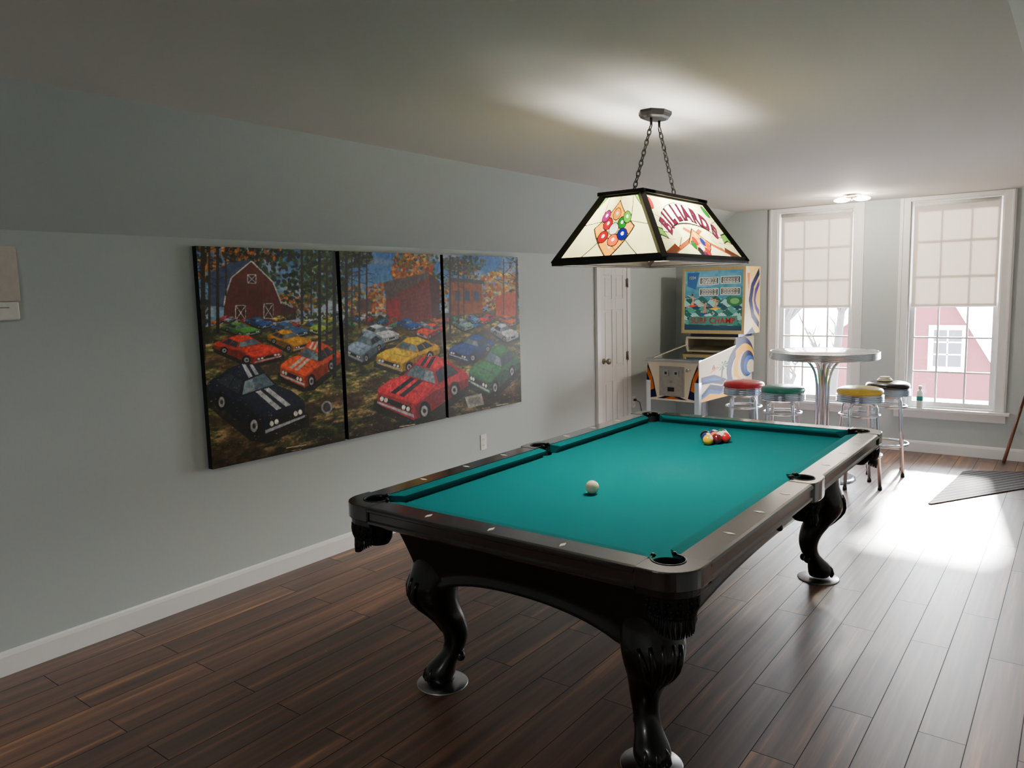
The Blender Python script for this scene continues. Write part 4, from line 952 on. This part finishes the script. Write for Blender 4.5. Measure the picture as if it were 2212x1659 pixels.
def stool(x,y,mat,lab,rz,H=.80):
    e=empty('bar_stool',(x,y,0),rot=(0,0,rz),label=lab,cat='stool',group='retro bar stools')
    r=.172
    obj('seat',MB().lathe([(.001,H-.055),(r-.012,H-.055),(r-.002,H-.045),(r,H-.03),(r-.008,H-.014),(r-.035,H-.003),(r-.08,H+.003),(.001,H+.006)],seg=40),mat,e)
    pr=[(.001,H-.118),(r-.012,H-.118)]
    for k in range(4): z_=H-.116+k*.0152; pr+=[(r-.006,z_),(r+.004,z_+.005),(r+.004,z_+.010),(r-.006,z_+.0148)]
    pr+=[(r-.006,H-.052),(.001,H-.052)]
    obj('chrome_band',MB().lathe(pr,seg=40,sm=False),'chrome',e)
    for k in range(4):
        a=k*pi/2+pi/4; ca,sa_=math.cos(a),math.sin(a)
        pts=[(.06*ca,.06*sa_,H-.124),(.10*ca,.10*sa_,H-.126),(.125*ca,.125*sa_,H-.137),(.138*ca,.138*sa_,H-.162),(.155*ca,.155*sa_,.42),(.185*ca,.185*sa_,.012)]
        mb=MB(); mb.tube(pts,.014,10); mb.lathe([(.001,0),(.017,0),(.017,.014),(.014,.03),(.001,.03)],(.185*ca,.185*sa_,0),12,mi=1)
        obj('leg',mb,['chrome','dark'],e)
    for nm,z_,rr,th in (('footrest_ring',.26,.169,.011),('support_ring',.58,.146,.010)):
        obj(nm,MB().tube([(rr*math.cos(2*pi*k/36),rr*math.sin(2*pi*k/36),z_) for k in range(36)],th,8,loop=True),'chrome',e)
    obj('swivel_plate',MB().lathe([(.001,H-.138),(.09,H-.138),(.1,H-.118),(.001,H-.118)],seg=24),'steel',e)
    return e
stool(1.372,6.38,'red','chrome bar stool with a red vinyl seat beside the pinball machine',.3)
stool(1.763,6.20,'green','chrome bar stool with a turquoise vinyl seat at the high table',.1)
stool(2.315,6.36,'yellow','chrome bar stool with a yellow vinyl seat at the high table',.5)
stool(2.407,6.935,'blackv','chrome bar stool with a black vinyl seat by the window',.2,.785)
e=empty('coaster_stack',(2.385,6.92,.792),label='small stack of pale coasters on the black stool',cat='coasters')
for k,(w,m_) in enumerate(((.06,'cloth'),(.05,'plastic'),(.04,'cloth'))):
    obj('coaster',MB().lathe([(.001,k*.012),(w,k*.012),(w+.002,k*.012+.005),(w,k*.012+.01),(.001,k*.012+.01)],seg=24),m_,e,rot=(0,0,.2*k))
e=empty('spray_bottle',(2.50,7.93,WZ0),label='small white bottle with teal label on the window sill',cat='bottle')
obj('bottle_body',MB().lathe([(.001,0),(.026,0),(.028,.006),(.028,.14),(.022,.16),(.012,.17),(.012,.18),(.001,.18)],seg=24),'plastic',e)
obj('label_band',MB().lathe([(.0285,.07),(.029,.072),(.029,.11),(.0285,.112)],seg=24,cap=False),'teal_label',e)
obj('bottle_cap',MB().lathe([(.001,.18),(.016,.18),(.016,.205),(.012,.21),(.001,.21)],seg=18),'plastic',e)
e=empty('cue_stick',(3.197,7.80,0),label='dark brown wooden cue stick leaning on the back wall',cat='cue stick')
p0=Vector((0,0,.004));p1=Vector((.30,.12,1.40))
L=lambda t:p0.lerp(p1,t)
obj('butt',MB().tube([L(0),L(.01),L(.35)],[.013,.0145,.0115],12),'cue',e)
obj('shaft',MB().tube([L(.35),L(.98)],[.0112,.0065],12),'cue',e)
obj('tip',MB().tube([L(.98),L(1)],[.0064,.006],10),'plastic',e)
mb=MB()
cn=[(2.857,6.015),(2.95,7.30),(3.95,7.78),(3.62,7.26)]
ring=[]
for i in range(4):
    p=Vector(cn[i]);q=Vector(cn[(i+1)%4])
    for t in (.04,.5,.96): ring.append(p.lerp(q,t))
ring=[(v.x-3.3,v.y-7) for v in ring]
mb.prism(ring,0.001,.010)
obj('area_rug',mb,'rug',None,loc=(3.3,7,0),label='grey striped woven rug lying on the sunny floor',cat='rug',bev=.003)
# ------------------------------------------------------------------ outside
obj('snowy_ground',MB().add([(-60,9,-3),(60,9,-3),(60,120,-3),(-60,120,-3)],[(0,1,2,3)]),'snow',None,label='bright snowy ground outside the windows',cat='ground',kind='stuff')
bn=empty('barn',(.3,28,-3),label='red barn with a sloping roof and white window outside',cat='barn')
mb=MB(); mb.prism([(-3.5,0),(-3.5,3.2),(-.55,5.0),(1.15,2.1),(1.15,.8),(-3.5,.8)],0,8,ax='y'); obj('barn_wall',mb,'barn',bn)
mb=MB(); mb.prism([(-3.8,3.0),(-.55,5.18),(2.6,-.1),(2.6,-.5),(-.55,4.96),(-3.8,2.8)],-.3,8.3,ax='y'); obj('barn_roof',mb,'barnwhite',bn)
obj('stone_base',MB().b2((-3.4,.05,0),(1.1,7.9,.8)),'barnwhite',bn)
wn=MB()
wx,wz=-.1,2.45
wn.b2((wx-.55,-.06,wz-.75),(wx-.40,-.01,wz+.75)); wn.b2((wx+.40,-.06,wz-.75),(wx+.55,-.01,wz+.75)); wn.b2((wx-.40,-.06,wz+.6),(wx+.40,-.01,wz+.75)); wn.b2((wx-.4,-.06,wz-.75),(wx+.4,-.01,wz-.6))
wn.b2((wx-.02,-.05,wz-.6),(wx+.02,-.01,wz+.6))
for z_ in (-.2,.2): wn.b2((wx-.4,-.05,wz+z_-.02),(wx+.4,-.01,wz+z_+.02))
bw_=obj('barn_window',wn,'barnwhite',bn)
obj('window_pane',MB().b2((wx-.4,-.03,wz-.6),(wx+.4,-.005,wz+.6)),'barnglass',bw_)
def tree(x,y,h,seed):
    r=random.Random(seed); mb=MB()
    def branch(p,d,L,rad,lev):
        pts=[p];q=p
        for k in range(4):
            d=(d+Vector((r.uniform(-.08,.08),r.uniform(-.08,.08),.03))).normalized(); q=q+d*L/4; pts.append(q)
        mb.tube(pts,[rad*(1-.17*k) for k in range(5)],6)
        if lev>0:
            for k in range(14 if lev==2 else 6):
                b=pts[r.randint(1,4)]; a=r.uniform(0,2*pi); dd=(d*.9+Vector((math.cos(a),math.sin(a),r.uniform(.1,.6)))).normalized()
                branch(b,dd,L*r.uniform(.18,.28),rad*.4,lev-1)
    branch(Vector((0,0,0)),Vector((0,0,1)),h,.15,2)
    obj('bare_tree',mb,'bark',None,loc=(x,y,-3),label='bare grey winter tree standing in the snow outside',cat='tree',group='bare trees outside')
for i,(x,y) in enumerate([(-.75,13),(-1.9,17.5),(-4.3,21),(-5.6,27),(-2.0,22.6),(-8.2,32)]): tree(x,y,7+.6*(i%3),i+1)
# ------------------------------------------------------------------ lights
W=bpy.data.worlds.new('world'); SC.world=W; W.use_nodes=True; nt=W.node_tree
bgN=nt.nodes['Background']; tc=N(nt,'ShaderNodeTexCoord'); sx_=N(nt,'ShaderNodeSeparateXYZ'); rp=N(nt,'ShaderNodeValToRGB')
nt.links.new(tc.outputs['Generated'],sx_.inputs[0]); nt.links.new(sx_.outputs['Z'],rp.inputs[0]); nt.links.new(rp.outputs[0],bgN.inputs[0])
rp.color_ramp.elements[0].position=0; rp.color_ramp.elements[0].color=(1,.99,.98,1); rp.color_ramp.elements[1].position=.7; rp.color_ramp.elements[1].color=(.8,.89,1,1)
bgN.inputs[1].default_value=66
def light(name,t,loc,energy,color=(1,1,1),rot=None,parent=None,**k):
    l=bpy.data.lights.new(name,t); l.energy=energy; l.color=color
    for a,b in k.items(): setattr(l,a,b)
    o=bpy.data.objects.new(name,l); o.location=loc
    if rot is not None: o.rotation_euler=rot
    link(o,parent); return o
sd=Vector((.08,-1,-.48)).normalized()
s=light('sun_light','SUN',(3,20,12),130,(1,.985,.96)); s.rotation_euler=sd.to_track_quat('-Z','Y').to_euler(); s.data.angle=math.radians(7)
for k,(x0,x1) in enumerate(WIN):
    p=light('window_portal','AREA',((x0+x1)/2,YB+WT+.02,(WZ0+WZ1)/2),1,rot=(-pi/2,0,0),shape='RECTANGLE',size=x1-x0,size_y=WZ1-WZ0)
    p.data.cycles.is_portal=True
for yy in (-.1,.1): light('bulb_light','POINT',(0,yy,zt-.10),44,(1,.96,.88),parent=lamp,shadow_soft_size=.045)
light('ceiling_glow','POINT',(0,0,-.095),38,(1,.9,.76),parent=fl,shadow_soft_size=.05)
light('fill_light','AREA',(2.1,-1.0,ZC-.03),27,(1,.97,.94),rot=(0,0,0),shape='DISK',size=.6)  # added fill lamp behind the camera to lift the near room, no fixture modelled
